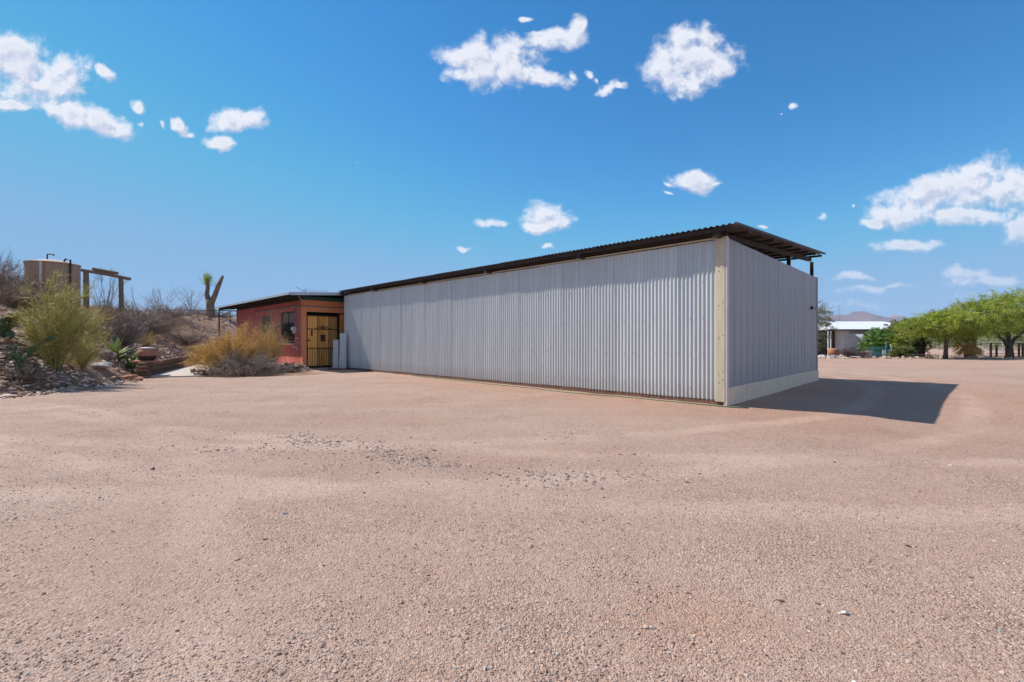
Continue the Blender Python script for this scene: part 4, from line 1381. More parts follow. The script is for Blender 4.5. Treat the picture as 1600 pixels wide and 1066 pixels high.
# ------------------------------------------------------------------ plants by the red house
x, y, z = on_ground(362, 18.2)
st, lv = twig_bush(2.3, 1.45, 1.2, 120, 9000, 24000, .010, .30, (.045, .018), .12, .1, .55, tw_up=.6, lean=(0, 0), skew=1.1)
plant('golden_bush', (x, y, z - .05), 0, 'large rounded dry golden-yellow bush in front of the red house', 'bush', st, lv, M['stem_gold'], M['leaf_gold'])
x, y, z = on_ground(418, 19.2)
st, lv = twig_bush(2.3, .8, .8, 60, 3000, 6500, .010, .34, (.035, .014), .1, .15, .6)
plant('golden_bush', (x, y, z - .05), 0, 'smaller yellowish bush with bare twigs close to the window of the red house', 'bush', st, lv, M['stem_gold'], M['leaf_gold'])
x, y, z = on_ground(427, 20.8)
st, lv = twig_bush(2.9, .5, .6, 30, 900, 2600, .016, .32, (.05, .02), .0, .45, .7)
plant('thorny_shrub', (x, y, z - .05), 0, 'tall thin olive shrub growing up before the dark window', 'shrub', st, lv, M['stem_grey'], M['leaf_olive'])
x, y, z = on_ground(388, 17.3)
st, lv = twig_bush(1.25, 1.25, .8, 110, 5200, 0, .010, .26, droop=.15, up=.4, skew=1.15)
plant('dead_shrub', (x, y, z - .03), 0, 'dead grey-brown twiggy shrub at the front of the golden bush', 'shrub', st, None, M['stem_grey'], None)
x, y, z = on_ground(370, 16.8)
st, lv = twig_bush(.5, 1.2, .6, 130, 3800, 0, .008, .2, droop=.2, up=.3, skew=1.2)
plant('dead_shrub', (x, y, z - .03), 0, 'low mat of dead purple-grey twigs spilling over the kerb', 'shrub', st, None, M['stem_brown'], None)
# rocks in the bed
n = 700
qx = np.concatenate([RNG.normal(-10.35, .62, n), RNG.normal(-11.3, .3, 110)]); qy = np.concatenate([RNG.normal(19.5, .5, n), RNG.normal(17.0, .22, 110)])
ss = np.clip(RNG.lognormal(math.log(.06), .35, len(qx)), .03, .13)
hp_ = ((qx + 9.3) * .5)
scatter('bed_rocks', np.stack([qx, qy + 0 * qx, height(qx, qy) + ss * .4 + RNG.uniform(0, .22, len(qx))], 1), ss, M['greyrock'], 23, .7, .4)
# bent hoop of a wheel leaning in the bush
wp = house_world(-2.5, -1.0)
hoop = MB().tube([(.42 * math.cos(a), .05 * math.sin(a * 2), .42 + .42 * math.sin(a)) for a in np.linspace(0, 2 * math.pi, 26)], .02, 6)
e = empty('wagon_wheel', (wp[0], wp[1], hz(wp[0], wp[1]) + .45), R(-20), 'pale old hoop with spokes leaning among the twigs below the window', 'wheel')
hoop.build('rim', M['tan_trim'], e)
for k in range(5):
    a = k * math.pi / 5 + .3
    MB().tube([(.41 * math.cos(a), .0, .42 + .41 * math.sin(a)), (-.41 * math.cos(a), 0, .42 - .41 * math.sin(a))], .012, 5).build('spoke', M['tan_trim'], e)

# ------------------------------------------------------------------ plants on the bank
x, y, z = on_ground(86, 12.75)
st, lv = twig_bush(3.1, .80, .85, 34, 3700, 7600, .020, .34, (.05, .011), .02, .22, .45, tw_up=.8, skew=1.05, lean=(.05, 0))
plant('palo_verde', (x, y, z - .06), 0, 'feathery yellow-green tree-like bush at the foot of the bank before the tank', 'bush', st, lv, M['stem_green'], M['leaf_palo'])
x, y, z = on_ground(128, 13.6)
st, lv = twig_bush(2.0, .6, .8, 26, 1500, 2600, .012, .36, (.04, .010), .05, .1, .5, tw_up=.6)
plant('palo_verde', (x, y, z - .06), 0, 'smaller yellowish feathery bush just right of the tall green one', 'bush', st, lv, M['stem_green'], M['leaf_palo'])


def prickly_pear(px, dep, n, sz, label, seed):
    rs = random.Random(seed)
    x, y, z = on_ground(px, dep)
    e = empty('prickly_pear', (x, y, z), 0, label, 'cactus')
    pads = [(Vector((rs.uniform(-.2, .2), rs.uniform(-.1, .1), 0)), Vector((rs.uniform(-.3, .3), 0, 1)).normalized()) for _ in range(3)]
    k = 0
    while k < n:
        b, d = pads[rs.randrange(len(pads))]
        r = sz * rs.uniform(.75, 1.15)
        c = b + d * r
        an = rs.uniform(0, 3.14)
        ax = Vector((math.cos(an), math.sin(an), 0)); ax = (ax - d * ax.dot(d)).normalized(); nn = d.cross(ax)
        V = []; F = []
        for i, (t, tw) in enumerate(((-1, .05), (-.8, .45), (-.35, .78), (.2, .98), (.65, .85), (.92, .45), (1, .05))):
            for j in range(8):
                a = j * math.pi / 4
                p = c + d * (t * r) + ax * (math.cos(a) * tw * r * .72) + nn * (math.sin(a) * r * .13 * tw ** .5)
                V.append(tuple(p))
        for i in range(6):
            for j in range(8):
                F.append((i * 8 + j, i * 8 + (j + 1) % 8, (i + 1) * 8 + (j + 1) % 8, (i + 1) * 8 + j))
        o = MB().add(V, F).build('pad', M['cactus'], e, True)
        top = c + d * r * .9
        nd = (d + Vector((rs.uniform(-.9, .9), rs.uniform(-.5, .5), rs.uniform(0, .5)))).normalized()
        pads.append((top, nd))
        k += 1
    return e


M['cactus'] = basic('cactus_green', (.035, .07, .025), (.085, .14, .045), 9, .55, bstr=.2)
prickly_pear(10, 12.4, 26, .13, 'dark green prickly pear at the left edge of the bank', 1)
prickly_pear(30, 11.9, 14, .12, 'low prickly pear just left of the feathery green bush', 2)


def agave(px, dep, n, L, label, mat, seed, w=.055):
    rs = random.Random(seed)
    x, y, z = on_ground(px, dep)
    e = empty('agave', (x, y, z + .02), 0, label, 'agave')
    for k in range(n):
        az = rs.uniform(0, 6.283); el = rs.uniform(.15, 1.35); l = L * rs.uniform(.7, 1.15)
        h = Vector((math.cos(az), math.sin(az), 0)); sd = Vector((-math.sin(az), math.cos(az), 0))
        V = []; F = []
        for i in range(7):
            t = i / 6
            p = h * (l * t * math.cos(el)) + Vector((0, 0, l * (t * math.sin(el) - .28 * t * t * math.cos(el))))
            ww = w * (1 - t ** 2.2) + .003
            V += [tuple(p - sd * ww + Vector((0, 0, ww * .5))), tuple(p), tuple(p + sd * ww + Vector((0, 0, ww * .5)))]
        for i in range(6):
            for j in range(2):
                F.append((i * 3 + j, i * 3 + j + 1, i * 3 + j + 4, i * 3 + j + 3))
        MB().add(V, F).build('leaf', mat, e)
    return e


M['agave_dark'] = basic('dead_agave', (.06, .05, .04), (.30, .25, .20), 6, .8, bstr=.2, per_obj=.4)
M['agave_green'] = basic('green_agave', (.22, .29, .08), (.42, .46, .17), 6, .6, bstr=.1, per_obj=.2)
agave(40, 11.6, 70, .55, 'dark half-dead agave clump under the feathery green bush', M['agave_dark'], 3, .03)
agave(178, 17.0, 46, 1.0, 'pale green agave spreading on the bank left of the pot', M['agave_green'], 4, .07)
agave(204, 17.2, 34, .80, 'yellow-green agave just right of the larger one on the bank', M['agave_green'], 5, .06)
x, y, z = on_ground(229, 23.0)
st, lv = twig_bush(1.05, .55, .55, 60, 1800, 2600, .007, .16, (.03, .010), .05, .1, .5)
plant('small_round_bush', (x, y, z - .03), 0, 'small round bush orange on top and green below on the rocky bank', 'bush', st, lv, M['stem_gold'], M['leaf_palo'])

SHR = 'grey shrubs along the crest of the bank'
for (px, dep, h, r, nt_, nl, lab, sm, lm) in (
    (215, 27.0, 1.8, 1.7, 5200, 1500, 'dense grey-brown shrub below the right post of the log frame', 'stem_grey', 'leaf_olive'),
    (250, 31.0, 1.9, 2.1, 5600, 1200, 'wide dark shrub on the crest right of the log frame', 'stem_brown', 'leaf_olive'),
    (178, 25.0, 1.7, 1.2, 2600, 2600, 'olive shrub between the two posts of the log frame', 'stem_grey', 'leaf_olive'),
    (275, 36.0, 1.2, 2.2, 3000, 500, 'low dead shrub at the left end of the pipe rail', 'stem_grey', 'leaf_olive'),
    (18, 19.5, 1.7, 1.2, 3400, 1800, 'dark twiggy shrub on the crest left of the tank', 'stem_brown', 'leaf_olive'),
    (22, 16.0, .9, 1.0, 3000, 700, 'low brown shrub on the slope below the tank', 'stem_brown', 'leaf_gold'),
    (-25, 17.5, 2.0, 1.4, 3000, 1500, 'tall dark shrub on the crest at the left edge', 'stem_brown', 'leaf_olive'),
    (193, 20.3, 1.5, .9, 2600, 500, 'grey twiggy shrub hiding the foot of the right post of the log frame', 'stem_grey', 'leaf_olive'),
    (60, 19.5, 1.5, 1.5, 3600, 1600, 'wide rusty scrub on the crest in front of the tank', 'stem_brown', 'leaf_gold'),
    (150, 21.0, 1.3, 1.2, 3000, 1200, 'dark olive scrub below the log frame beside the tank', 'stem_brown', 'leaf_olive'),
    (236, 28.0, 1.6, 1.7, 4200, 700, 'dense dark shrub on the crest just left of the widest one', 'stem_brown', 'leaf_olive'),
    (318, 46.0, 1.1, 2.0, 2200, 300, 'low dead brush at the foot of the forked bare trunk', 'stem_grey', 'leaf_olive'),
    (345, 44.0, .8, 1.8, 1800, 300, 'thin brown brush between the trunk and the red house roof', 'stem_brown', 'leaf_olive'),
    (292, 31.0, .9, 1.5, 2200, 300, 'dry brown scrub on the slope above the golden bush', 'stem_brown', 'leaf_gold'),
    (100, 17.5, .9, 1.2, 2200, 600, 'rusty brown scrub on the slope behind the feathery green bush', 'stem_brown', 'leaf_gold'),
    (135, 19.5, 1.2, 1.0, 2000, 2400, 'yellowish shrub under the left post of the log frame', 'stem_gold', 'leaf_palo')):
    x, y, z = on_ground(px, dep)
    st, lv = twig_bush(h, r, r * .8, 70, nt_, nl, .012, .32, (.04, .016), .05, .1, .5, skew=1.1)
    plant('hill_shrub', (x, y, z - .05), 0, lab, 'shrub', st, lv, M[sm], M[lm], SHR)
for (px, dep, h, r, lab) in (
    (298, 40, 2.9, 1.5, 'bare leafless sapling behind the pipe rail left of the stump'),
    (222, 29, 2.7, 1.4, 'bare branching shrub standing tall above the grey shrubs'),
    (255, 34, 2.5, 1.7, 'thin bare twigs fanned out right of the log frame'),
    (165, 24, 3.3, 1.1, 'thin bare twigs rising between the posts of the log frame'),
    (5, 22, 2.6, 1.3, 'bare twigs against the sky at the left edge')):
    x, y, z = on_ground(px, dep)
    st, lv = twig_bush(h, r, r, 16, 260, 0, .016, .5, droop=.0, up=.75, hollow=.3, tw_up=1.0)
    plant('bare_sapling', (x, y, z - .05), 0, lab, 'sapling', st, None, M['stem_grey'], None, 'bare saplings on the bank')
# dry grass on the slope
n = 3200
gx = RNG.uniform(-36, -12, n); gy = RNG.uniform(8, 46, n)
k = (foot_dist(gx, gy) > .1) & (fbm(gx * .6, gy * .6, 61, 3) > -.05)
gx, gy = gx[k], gy[k]
gz = height(gx, gy)
nb = 14
bx = np.repeat(np.stack([gx, gy, gz], 1), nb, 0) + RNG.normal(0, .10, (len(gx) * nb, 3)) * np.array([1, 1, 0])
bx[:, 2] = height(bx[:, 0], bx[:, 1]) - .02
dr = RNG.normal(0, .5, bx.shape); dr[:, 2] = 1; ln_ = RNG.uniform(.08, .30, (len(bx), 1))
P = np.stack([bx, bx + dr * ln_ * .5, bx + dr * ln_ * np.array([1.25, 1.25, .9])], 1)
V, F, T = strands(P, np.full((len(bx), 3), .0045) * np.array([1, .8, .3]))
tag(raw_mesh('dry_grass', V, F, 4, M['stem_gold'], None, T), 'dry straw-coloured grass tufts on the rocky bank', 'grass', kind='stuff')

# ------------------------------------------------------------------ water tank, log frame, rail, stump
M['tank'] = metal_sheet_mat('tan_tank', (.36, .225, .13), (.46, .30, .185), .7, .05, dirt=(.18, .10, .07))
M['tank_top'] = basic('tank_top', (.34, .26, .20), (.44, .35, .28), 3, .8, bstr=.05)
x, y, _ = on_ground(83, 24.0); tz = 5.43 - 2.5
e = empty('water_tank', (x, y, tz), 0, 'round tan steel water tank on top of the bank', 'tank')
TR = 1.06
MB().lathe([(TR, -.3), (TR, 1.2), (TR + .015, 1.21), (TR + .015, 1.25), (TR, 1.26), (TR, 2.36), (TR + .03, 2.38), (TR + .03, 2.43), (TR, 2.44)], 48).build('tank_shell', M['tank'], e, False)
MB().lathe([(TR + .02, 2.441), (TR * .6, 2.56), (.3, 2.64), (.0, 2.65)], 48).build('tank_roof', M['tank_top'], e, True)
q = MB().tube([(.10, -.4, 2.5), (.10, -.4, 2.84), (.14, -.4, 2.88), (.42, -.4, 2.86), (.45, -.4, 2.78)], .03, 8); q.build('vent_pipe', M['dark_steel'], e)
MB().tube([(.48, -TR - .04, .0), (.48, -TR - .04, 2.4)], .05, 8).build('level_gauge', M['pale_trim'], e)
MB().tube([(TR + .05, -.2, .2), (TR + .05, -.2, 2.62), (TR - .2, -.2, 2.66), (TR - .3, -.2, 2.5)], .04, 8).build('fill_pipe', M['dark_steel'], e)

M['log'] = basic('peeled_log', (.14, .085, .05), (.27, .18, .11), 4, .85, bstr=.5, stretch=(6, 6, .6))
ax_, ay_ = (128 - 800) / 711 * 20.3, 20.3
bx_, by_ = (203 - 800) / 711 * 22.7, 22.7
e = empty('log_frame', ((ax_ + bx_) / 2, (ay_ + by_) / 2, hz((ax_ + bx_) / 2, (ay_ + by_) / 2)), 0, 'rough log frame of two posts and a crossbeam beside the tank', 'log frame')
o = e.location
bz = 1.3 + 109 / 711 * 20.3
A = Vector((ax_, ay_, bz + .05)) - o; B = Vector((bx_, by_, 1.3 + 97 / 711 * 22.7)) - o
MB().tube([A, A.lerp(B, .5) + Vector((0, 0, .02)), B], [.070, .075, .08], 10).build('crossbeam', M['log'], e)
C1 = A.lerp(B, .22) + Vector((0, 0, .14)); C2 = A.lerp(B, .72) + Vector((0, 0, .17))
MB().tube([C1, C2], [.075, .07], 10).build('spare_log', M['log'], e)
for t, r_ in ((.08, .105), (.80, .10)):
    p = A.lerp(B, t); g = hz(p.x + o.x, p.y + o.y) - o.z
    MB().tube([(p.x, p.y, g - .2), (p.x + .01, p.y, (g + p.z) / 2), (p.x, p.y, p.z - .05)], [r_ * 1.1, r_, r_ * .95], 10).build('post', M['log'], e)

e_pts = []
e0 = on_ground(250, 39.0); e1 = on_ground(372, 41.0)
e = empty('pipe_rail', (e0[0], e0[1], e0[2]), 0, 'thin dark pipe rail along the crest between shrubs and red house', 'railing')
zr = 1.3 + 48 / 711 * 29
pA = Vector((e0[0], e0[1], 1.3 + 48 / 711 * 39)); pB = Vector((e1[0], e1[1], 1.3 + 47.5 / 711 * 41)); oo = Vector(e0)
MB().tube([pA - oo, pB - oo], .028, 6).build('rail', M['dark_steel'], e)
for px in (255, 308, 359, 370):
    t = (px - 250) / 122; q = pA.lerp(pB, t) - oo
    g = hz(q.x + oo.x, q.y + oo.y) - oo.z
    MB().tube([(q.x, q.y, min(g, q.z - .5) - .1), (q.x, q.y, q.z)], .03, 6).build('post', M['dark_steel'], e)

x, y, z = on_ground(329, 43.0)
e = empty('pollarded_tree', (x, y, z), 0, 'thick forked bare trunk with cut limbs and one green sprig on the bank', 'tree')
e.scale = (1.35, 1.35, 1.35); kz = .45
t = MB()
t.tube([(0, 0, -.4), (0, 0, kz), (-.02, 0, kz + .45), (-.05, 0, kz + .8)], [.30, .26, .25, .24], 12)
t.build('trunk', M['bark_pale'], e, True)
MB().tube([(-.10, 0, kz + .6), (-.26, 0, kz + 1.2), (-.20, .02, kz + 1.7), (-.22, .0, kz + 2.05)], [.19, .15, .13, .09], 10).build('limb', M['bark_pale'], e, True)
MB().tube([(.02, 0, kz + .5), (.32, -.02, kz + 1.1), (.55, 0, kz + 1.75), (.80, .02, kz + 2.35), (.86, .02, kz + 2.5)], [.21, .17, .15, .10, .05], 10).build('limb', M['bark_pale'], e, True)
st, lv = twig_bush(1.0, .42, .4, 26, 240, 1100, .012, .22, (.09, .03), 0, .1, .6)
V, F, T = lv; V = V + np.array([-.28, 0, kz + 1.75]); raw_mesh('green_sprig', V, F, 4, M['leaf_mesq'], e, T)
V, F, T = st; V = V + np.array([-.28, 0, kz + 1.75]); raw_mesh('twigs', V, F, 4, M['stem_grey'], e, T)
st, lv = twig_bush(.6, .4, .3, 12, 60, 0, .010, .2)
V, F, T = st; V = V + np.array([.5, 0, kz + 1.6]); raw_mesh('twigs', V, F, 4, M['stem_grey'], e, T)


# ------------------------------------------------------------------ trees on the right
def limb_path(a, b, sag, n=6, jit=.06):
    a = Vector(a); b = Vector(b); L_ = (b - a).length
    return [a.lerp(b, i / (n - 1)) + Vector((random.uniform(-1, 1) * jit * L_ * (0 < i < n - 1), random.uniform(-1, 1) * jit * L_ * (0 < i < n - 1), sag * math.sin(math.pi * i / (n - 1)))) for i in range(n)]


def crown_tree(name, loc, label, trunk, limbs, blobs, nleaf, leafsz, leaf_m, bark_m, group=None, clump=.32, per=26, stem_r=.012, squash=.7, cat='tree'):
    """blobs: (x,y,z,rx,ry,rz) volumes filled with leafy sprays; the crown stays ragged"""
    e = empty(name, loc, 0, label, cat, group)
    if trunk:
        MB().tube(trunk[0], trunk[1], 10).build('trunk', bark_m, e, True)
    for p, r in limbs:
        MB().tube(p, r, 7).build('limb', bark_m, e, True)
    nclump = nleaf // per
    vol = np.array([b[3] * b[4] * b[5] for b in blobs]) ** .8; vol /= vol.sum()
    bi = RNG.choice(len(blobs), nclump, p=vol)
    B = np.array(blobs)[bi]
    d = RNG.normal(size=(nclump, 3)); d /= np.linalg.norm(d, axis=1, keepdims=True)
    rr = RNG.uniform(.25, 1.08, nclump) ** .55
    C = B[:, :3] + d * rr[:, None] * B[:, 3:6]
    # sprays: short arching strands with leaves along them
    sd = d * .8 + RNG.normal(0, .55, d.shape); sd[:, 2] *= .6; sd /= np.linalg.norm(sd, axis=1, keepdims=True)
    ln = clump * RNG.uniform(.6, 1.5, nclump)[:, None]
    P = np.stack([C, C + sd * ln * .5 + [0, 0, .03], C + sd * ln - np.array([0, 0, 1]) * ln * .18], 1)
    tw = strands(P, np.full((nclump, 3), stem_r) * np.array([1, .6, .3]), RNG.uniform(0, 1, nclump))
    V, F, T = tw; raw_mesh('twigs', V, F, 4, M['stem_brown'], e, T)
    ci = np.repeat(np.arange(nclump), per); t = RNG.uniform(0, 1, len(ci))[:, None]
    Q = C[ci] + sd[ci] * ln[ci] * t; Q[:, 2] -= (t * t * ln[ci] * .18)[:, 0]
    Q += RNG.normal(0, clump * .22, Q.shape) * np.array([1, 1, squash])
    tone = np.clip((RNG.uniform(0, 1, nclump) ** 1.3)[ci] * .75 + RNG.uniform(0, .28, len(ci)), 0, 1)
    V, F, T = leaves(Q, leafsz[0], leafsz[1], 0, tone)
    raw_mesh('crown', V, F, 4, leaf_m, e, T)
    return e


TG = 'mesquite trees along the far side of the yard'
# big right mesquite
x, y, z = on_ground(1577, 34.2)
tr = ([(0, 0, -.2), (.02, 0, .35), (-.02, 0, .8), (.03, 0, 1.15)], [.30, .235, .21, .20])
lm = [(limb_path((0, 0, .9), (-1.0, -.2, 1.75), .0), [.15, .13, .12, .11, .10, .095]), (limb_path((-1.0, -.2, 1.75), (-2.7, 0, 2.9), .1), [.095, .085, .075, .065, .05, .04]),
      (limb_path((.1, 0, 1.0), (1.4, .3, 2.0), .1), [.15, .13, .12, .11, .10, .09]), (limb_path((1.4, .3, 2.0), (3.0, .5, 3.3), .1), [.12, .1, .09, .08, .06, .04]),
      (limb_path((0, 0, 1.1), (.2, .5, 3.2), .0), [.15, .13, .11, .09, .07, .05]), (limb_path((0, 0, 1.6), (-.9, .8, 3.9), .0), [.14, .12, .1, .08, .06, .04]),
      (limb_path((.2, .3, 2.2), (1.6, -.6, 4.1), .0), [.13, .11, .1, .08, .06, .04])]
crown_tree('mesquite_tree', (x, y, z), 'largest mesquite with a wide green crown at the right edge', tr, lm,
           [(0, 0, 3.6, 3.0, 2.4, 1.35), (-2.4, 0, 3.1, 2.0, 1.9, 1.2), (2.6, 0, 3.5, 2.6, 2.2, 1.5), (-3.3, .3, 2.2, 1.3, 1.5, .9), (1.2, 0, 4.3, 2.2, 1.8, .8), (-1.2, -.6, 2.4, 1.7, 1.2, .7), (4.2, 0, 2.6, 1.8, 1.5, 1.2), (-4.2, .2, 2.9, 1.2, 1.3, .7), (-1.6, .5, 4.0, 1.5, 1.4, .6), (-3.4, .8, 1.7, 1.3, 1.0, .8), (3.4, -.6, 1.8, 1.8, 1.2, .9), (1.6, .9, 1.9, 1.2, .8, .6), (-4.4, .6, 2.2, 1.0, 1.0, .8)],
           64000, (.12, .042), M['leaf_mesq'], M['bark'], TG, clump=.42, per=30)
# second mesquite, leaning trunk
x, y, z = on_ground(1477, 33.0)
tr = ([(0, 0, -.15), (.03, 0, .5), (.07, 0, 1.1), (.17, 0, 1.7), (.10, 0, 2.0)], [.17, .13, .115, .105, .10])
lm = [(limb_path((.12, 0, 1.8), (-1.2, .2, 2.5), .1), [.1, .09, .08, .06, .05, .03]), (limb_path((.1, 0, 1.9), (1.0, -.2, 2.8), .1), [.1, .09, .07, .06, .04, .03]),
      (limb_path((.1, 0, 1.95), (-.3, .3, 3.1), 0), [.1, .08, .06, .05, .04, .02])]
crown_tree('mesquite_tree', (x, y, z), 'smaller mesquite with a thin leaning trunk left of the largest tree', tr, lm,
           [(-.3, 0, 2.6, 1.7, 1.5, .75), (1.2, .4, 2.6, 1.3, 1.2, .9), (-1.9, .2, 2.3, 1.1, 1.0, .6), (0, 0, 3.0, 1.2, 1.0, .5), (1.7, .6, 2.2, .9, .9, .5)],
           42000, (.105, .038), M['leaf_mesq'], M['bark'], TG, clump=.36, per=28)
# mesquite behind, filling between
x, y, z = on_ground(1520, 40.0)
tr = ([(0, 0, -.2), (.1, 0, 1.2), (0, 0, 2.2)], [.2, .16, .13])
crown_tree('mesquite_tree', (x, y, z), 'rounded mesquite further back between the two front trees', tr, [(limb_path((0, 0, 2), (-1.3, 0, 3.2), .1), [.12, .1, .08, .07, .05, .04]), (limb_path((0, 0, 2), (1.2, 0, 3.4), .1), [.12, .1, .08, .07, .05, .04])],
           [(0, 0, 2.6, 2.2, 2.0, .9), (-1.8, 0, 2.3, 1.6, 1.5, .7), (1.6, 0, 2.7, 1.8, 1.5, .9), (-3.2, 0, 2.3, 1.2, 1.0, .4)], 26000, (.12, .04), M['leaf_mesq'], M['bark'], TG, clump=.4, per=28)
# tree beside the shed corner
x, y, z = on_ground(1262, 36.0)
tr = ([(0, 0, -.2), (.05, 0, 1.0), (0, 0, 2.0)], [.2, .16, .12])
crown_tree('mesquite_tree', (x, y, z), 'dusty green tree showing just past the shed corner', tr, [(limb_path((0, 0, 1.8), (1.0, 0, 3.2), .1), [.08, .07, .06, .05, .04, .03]), (limb_path((0, 0, 1.6), (1.3, 0, 2.2), .1), [.07, .06, .05, .04, .03, .02])],
           [(0, 0, 3.4, 1.4, 1.2, 1.2), (.9, 0, 2.3, 1.0, .9, .9), (1.1, 0, 3.3, .8, .8, .7), (.6, 0, 1.4, .9, .8, .6)], 11000, (.10, .035), M['leaf_scrub'], M['bark'], TG, clump=.36, per=24)

# vine-covered arbour
x, y, z = on_ground(1436, 36.5)
e = crown_tree('vine_arbour', (x, y, z), 'arbour smothered in green and rust-tipped vines with a dark hollow inside', None, [],
               [(-.3, 0, 2.55, 1.7, 1.4, .45), (1.2, .3, 2.3, 1.1, 1.3, .5), (-1.35, -.2, 1.5, .45, 1.0, 1.3), (-1.2, -.3, .6, .5, .7, .6), (.2, 1.7, 1.2, 2.2, .5, 1.4)],
               27000, (.12, .07), M['leaf_dark'], M['bark'], None, clump=.28, per=30, cat='arbour')
for (px_, py_) in ((-1.2, -.6), (1.5, -.6), (-1.2, 1.2), (1.5, 1.2)):
    MB().bbox(px_ - .05, px_ + .05, py_ - .05, py_ + .05, -.1, 2.3, .01).build('post', M['dark_wood'], e)
MB().bbox(-1.4, 1.8, -.8, 1.9, 2.3, 2.36, .01).build('roof_board', M['dark_wood'], e)
MB().bbox(-1.4, 1.8, 1.55, 1.62, 0, 2.29, .01).build('hollow_shade_sheet', M['dark_wood'], e)  # dark sheet added to give the hollow its shade
x, y, z = on_ground(1412, 35.0)
crown_tree('clipped_hedge', (x, y, z), 'low dark green hedge at the foot of the vine arbour', None, [], [(0, 0, .42, .65, .5, .5), (-.5, 0, .35, .5, .4, .4)], 7000, (.09, .05), M['leaf_dark'], M['bark'], None, clump=.2, per=26, cat='hedge')
x, y, z = on_ground(1371, 37.0)
crown_tree('citrus_bush', (x, y, z), 'bright green rounded citrus bush before the white mobile home', ([(0, 0, -.1), (0, 0, .8)], [.09, .06]), [],
           [(0, 0, 1.4, 1.1, .9, .8), (-.7, 0, .95, .6, .6, .6), (.7, 0, 1.2, .7, .7, .7), (.1, 0, 1.9, .7, .6, .4)], 17000, (.10, .055), M['leaf_citrus'], M['bark'], None, clump=.24, per=28, cat='bush')
x, y, z = on_ground(1397, 36.2)
crown_tree('citrus_bush', (x, y, z), 'smaller yellow-green bush between the citrus bush and the arbour', ([(0, 0, -.1), (0, 0, .7)], [.06, .04]), [],
           [(0, 0, 1.25, .75, .6, .45), (.5, 0, 1.0, .45, .5, .4)], 7000, (.10, .05), M['leaf_mesq'], M['bark'], None, clump=.24, per=26, cat='bush')
# red-tipped low shrub before the porch
x, y, z = on_ground(1325, 36.5)
st, lv = twig_bush(.8, .7, .5, 40, 900, 2200, .01, .2, (.05, .03))
plant('low_shrub', (x, y, z), 0, 'low reddish-brown shrub at the foot of the white mobile home', 'shrub', st, lv, M['stem_brown'], leaf_mat('reddish_leaves', [(0, (.05, .035, .02)), (.5, (.14, .06, .04)), (1, (.22, .10, .06))], .2))

# dried fan palm
x, y, z = on_ground(1512, 34.8)
e = empty('fan_palm', (x, y, z), 0, 'low fan palm with a skirt of dry orange fronds between the trees', 'palm')
MB().tube([(0, 0, -.1), (0, 0, 1.0)], [.22, .2], 10).build('trunk', M['bark'], e, True)
for k in range(60):
    az = random.uniform(0, 6.283); el = random.uniform(-.9, 1.0); L_ = random.uniform(.75, 1.1)
    h_ = Vector((math.cos(az), math.sin(az), 0)); up_ = Vector((0, 0, 1)); sd_ = Vector((-math.sin(az), math.cos(az), 0))
    c0 = Vector((0, 0, 1.0)); d_ = (h_ * math.cos(el) + up_ * math.sin(el))
    tip = c0 + d_ * L_ * .55
    V = []; F = []
    for j in range(13):
        a = (j - 6) / 6 * 1.15
        f_ = (d_ * math.cos(a) + sd_ * math.sin(a)).normalized()
        q = tip + f_ * L_ * .62 - up_ * .14 * L_
        s_ = f_.cross(up_).normalized() * .03
        n0 = len(V); V += [tuple(tip), tuple(tip + f_ * L_ * .3 + s_), tuple(q), tuple(tip + f_ * L_ * .3 - s_)]
        F.append((n0, n0 + 1, n0 + 2, n0 + 3))
    n0 = len(V); V += [tuple(c0 + sd_ * .012), tuple(c0 - sd_ * .012), tuple(tip - sd_ * .01), tuple(tip + sd_ * .01)]; F.append((n0, n0 + 1, n0 + 2, n0 + 3))
    MB().add(V, F).build('frond', M['frond_dry'] if 'frond_dry' in M and el < .55 else (M.setdefault('frond_dry', basic('dry_frond', (.50, .25, .05), (.80, .52, .15), 5, .8, bstr=0, per_obj=.25)) if el < .55 else M.setdefault('frond_green', basic('green_frond', (.08, .12, .03), (.16, .21, .06), 5, .7, bstr=0, per_obj=.2))), e)

# far scrub beyond the fence
def scrub(n, xr, yr, hgt, name, label, leafn, mat, sz):
    xx = RNG.uniform(*xr, n); yy = RNG.uniform(*yr, n)
    P = []; T = []
    for a, b2 in zip(xx, yy):
        h_ = hgt * random.uniform(.5, 1.15); r_ = h_ * random.uniform(.7, 1.2)
        d = RNG.normal(size=(leafn, 3)); d /= np.linalg.norm(d, axis=1, keepdims=True)
        rr = RNG.uniform(.3, 1.05, leafn) ** .6
        q = d * rr[:, None] * np.array([r_, r_, h_ * .55]) + np.array([a, b2, h_ * .52])
        P.append(q); T.append(np.clip(RNG.uniform(0, .6) + RNG.uniform(0, .4, leafn), 0, 1))
    P = np.concatenate(P); P[:, 2] = np.maximum(P[:, 2], .02)
    V, F, T = leaves(P, sz, sz * .5, 0, np.concatenate(T))
    return tag(raw_mesh(name, V, F, 4, mat, None, T), label, 'scrub', kind='stuff')


scrub(60, (34, 130), (62, 110), 3.0, 'far_scrub', 'far line of grey-green desert scrub beyond the corral', 420, M['leaf_scrub'], .35)
scrub(150, (60, 420), (130, 330), 4.5, 'far_desert_trees', 'distant belt of desert trees below the mountains', 160, M['leaf_scrub'], .9)

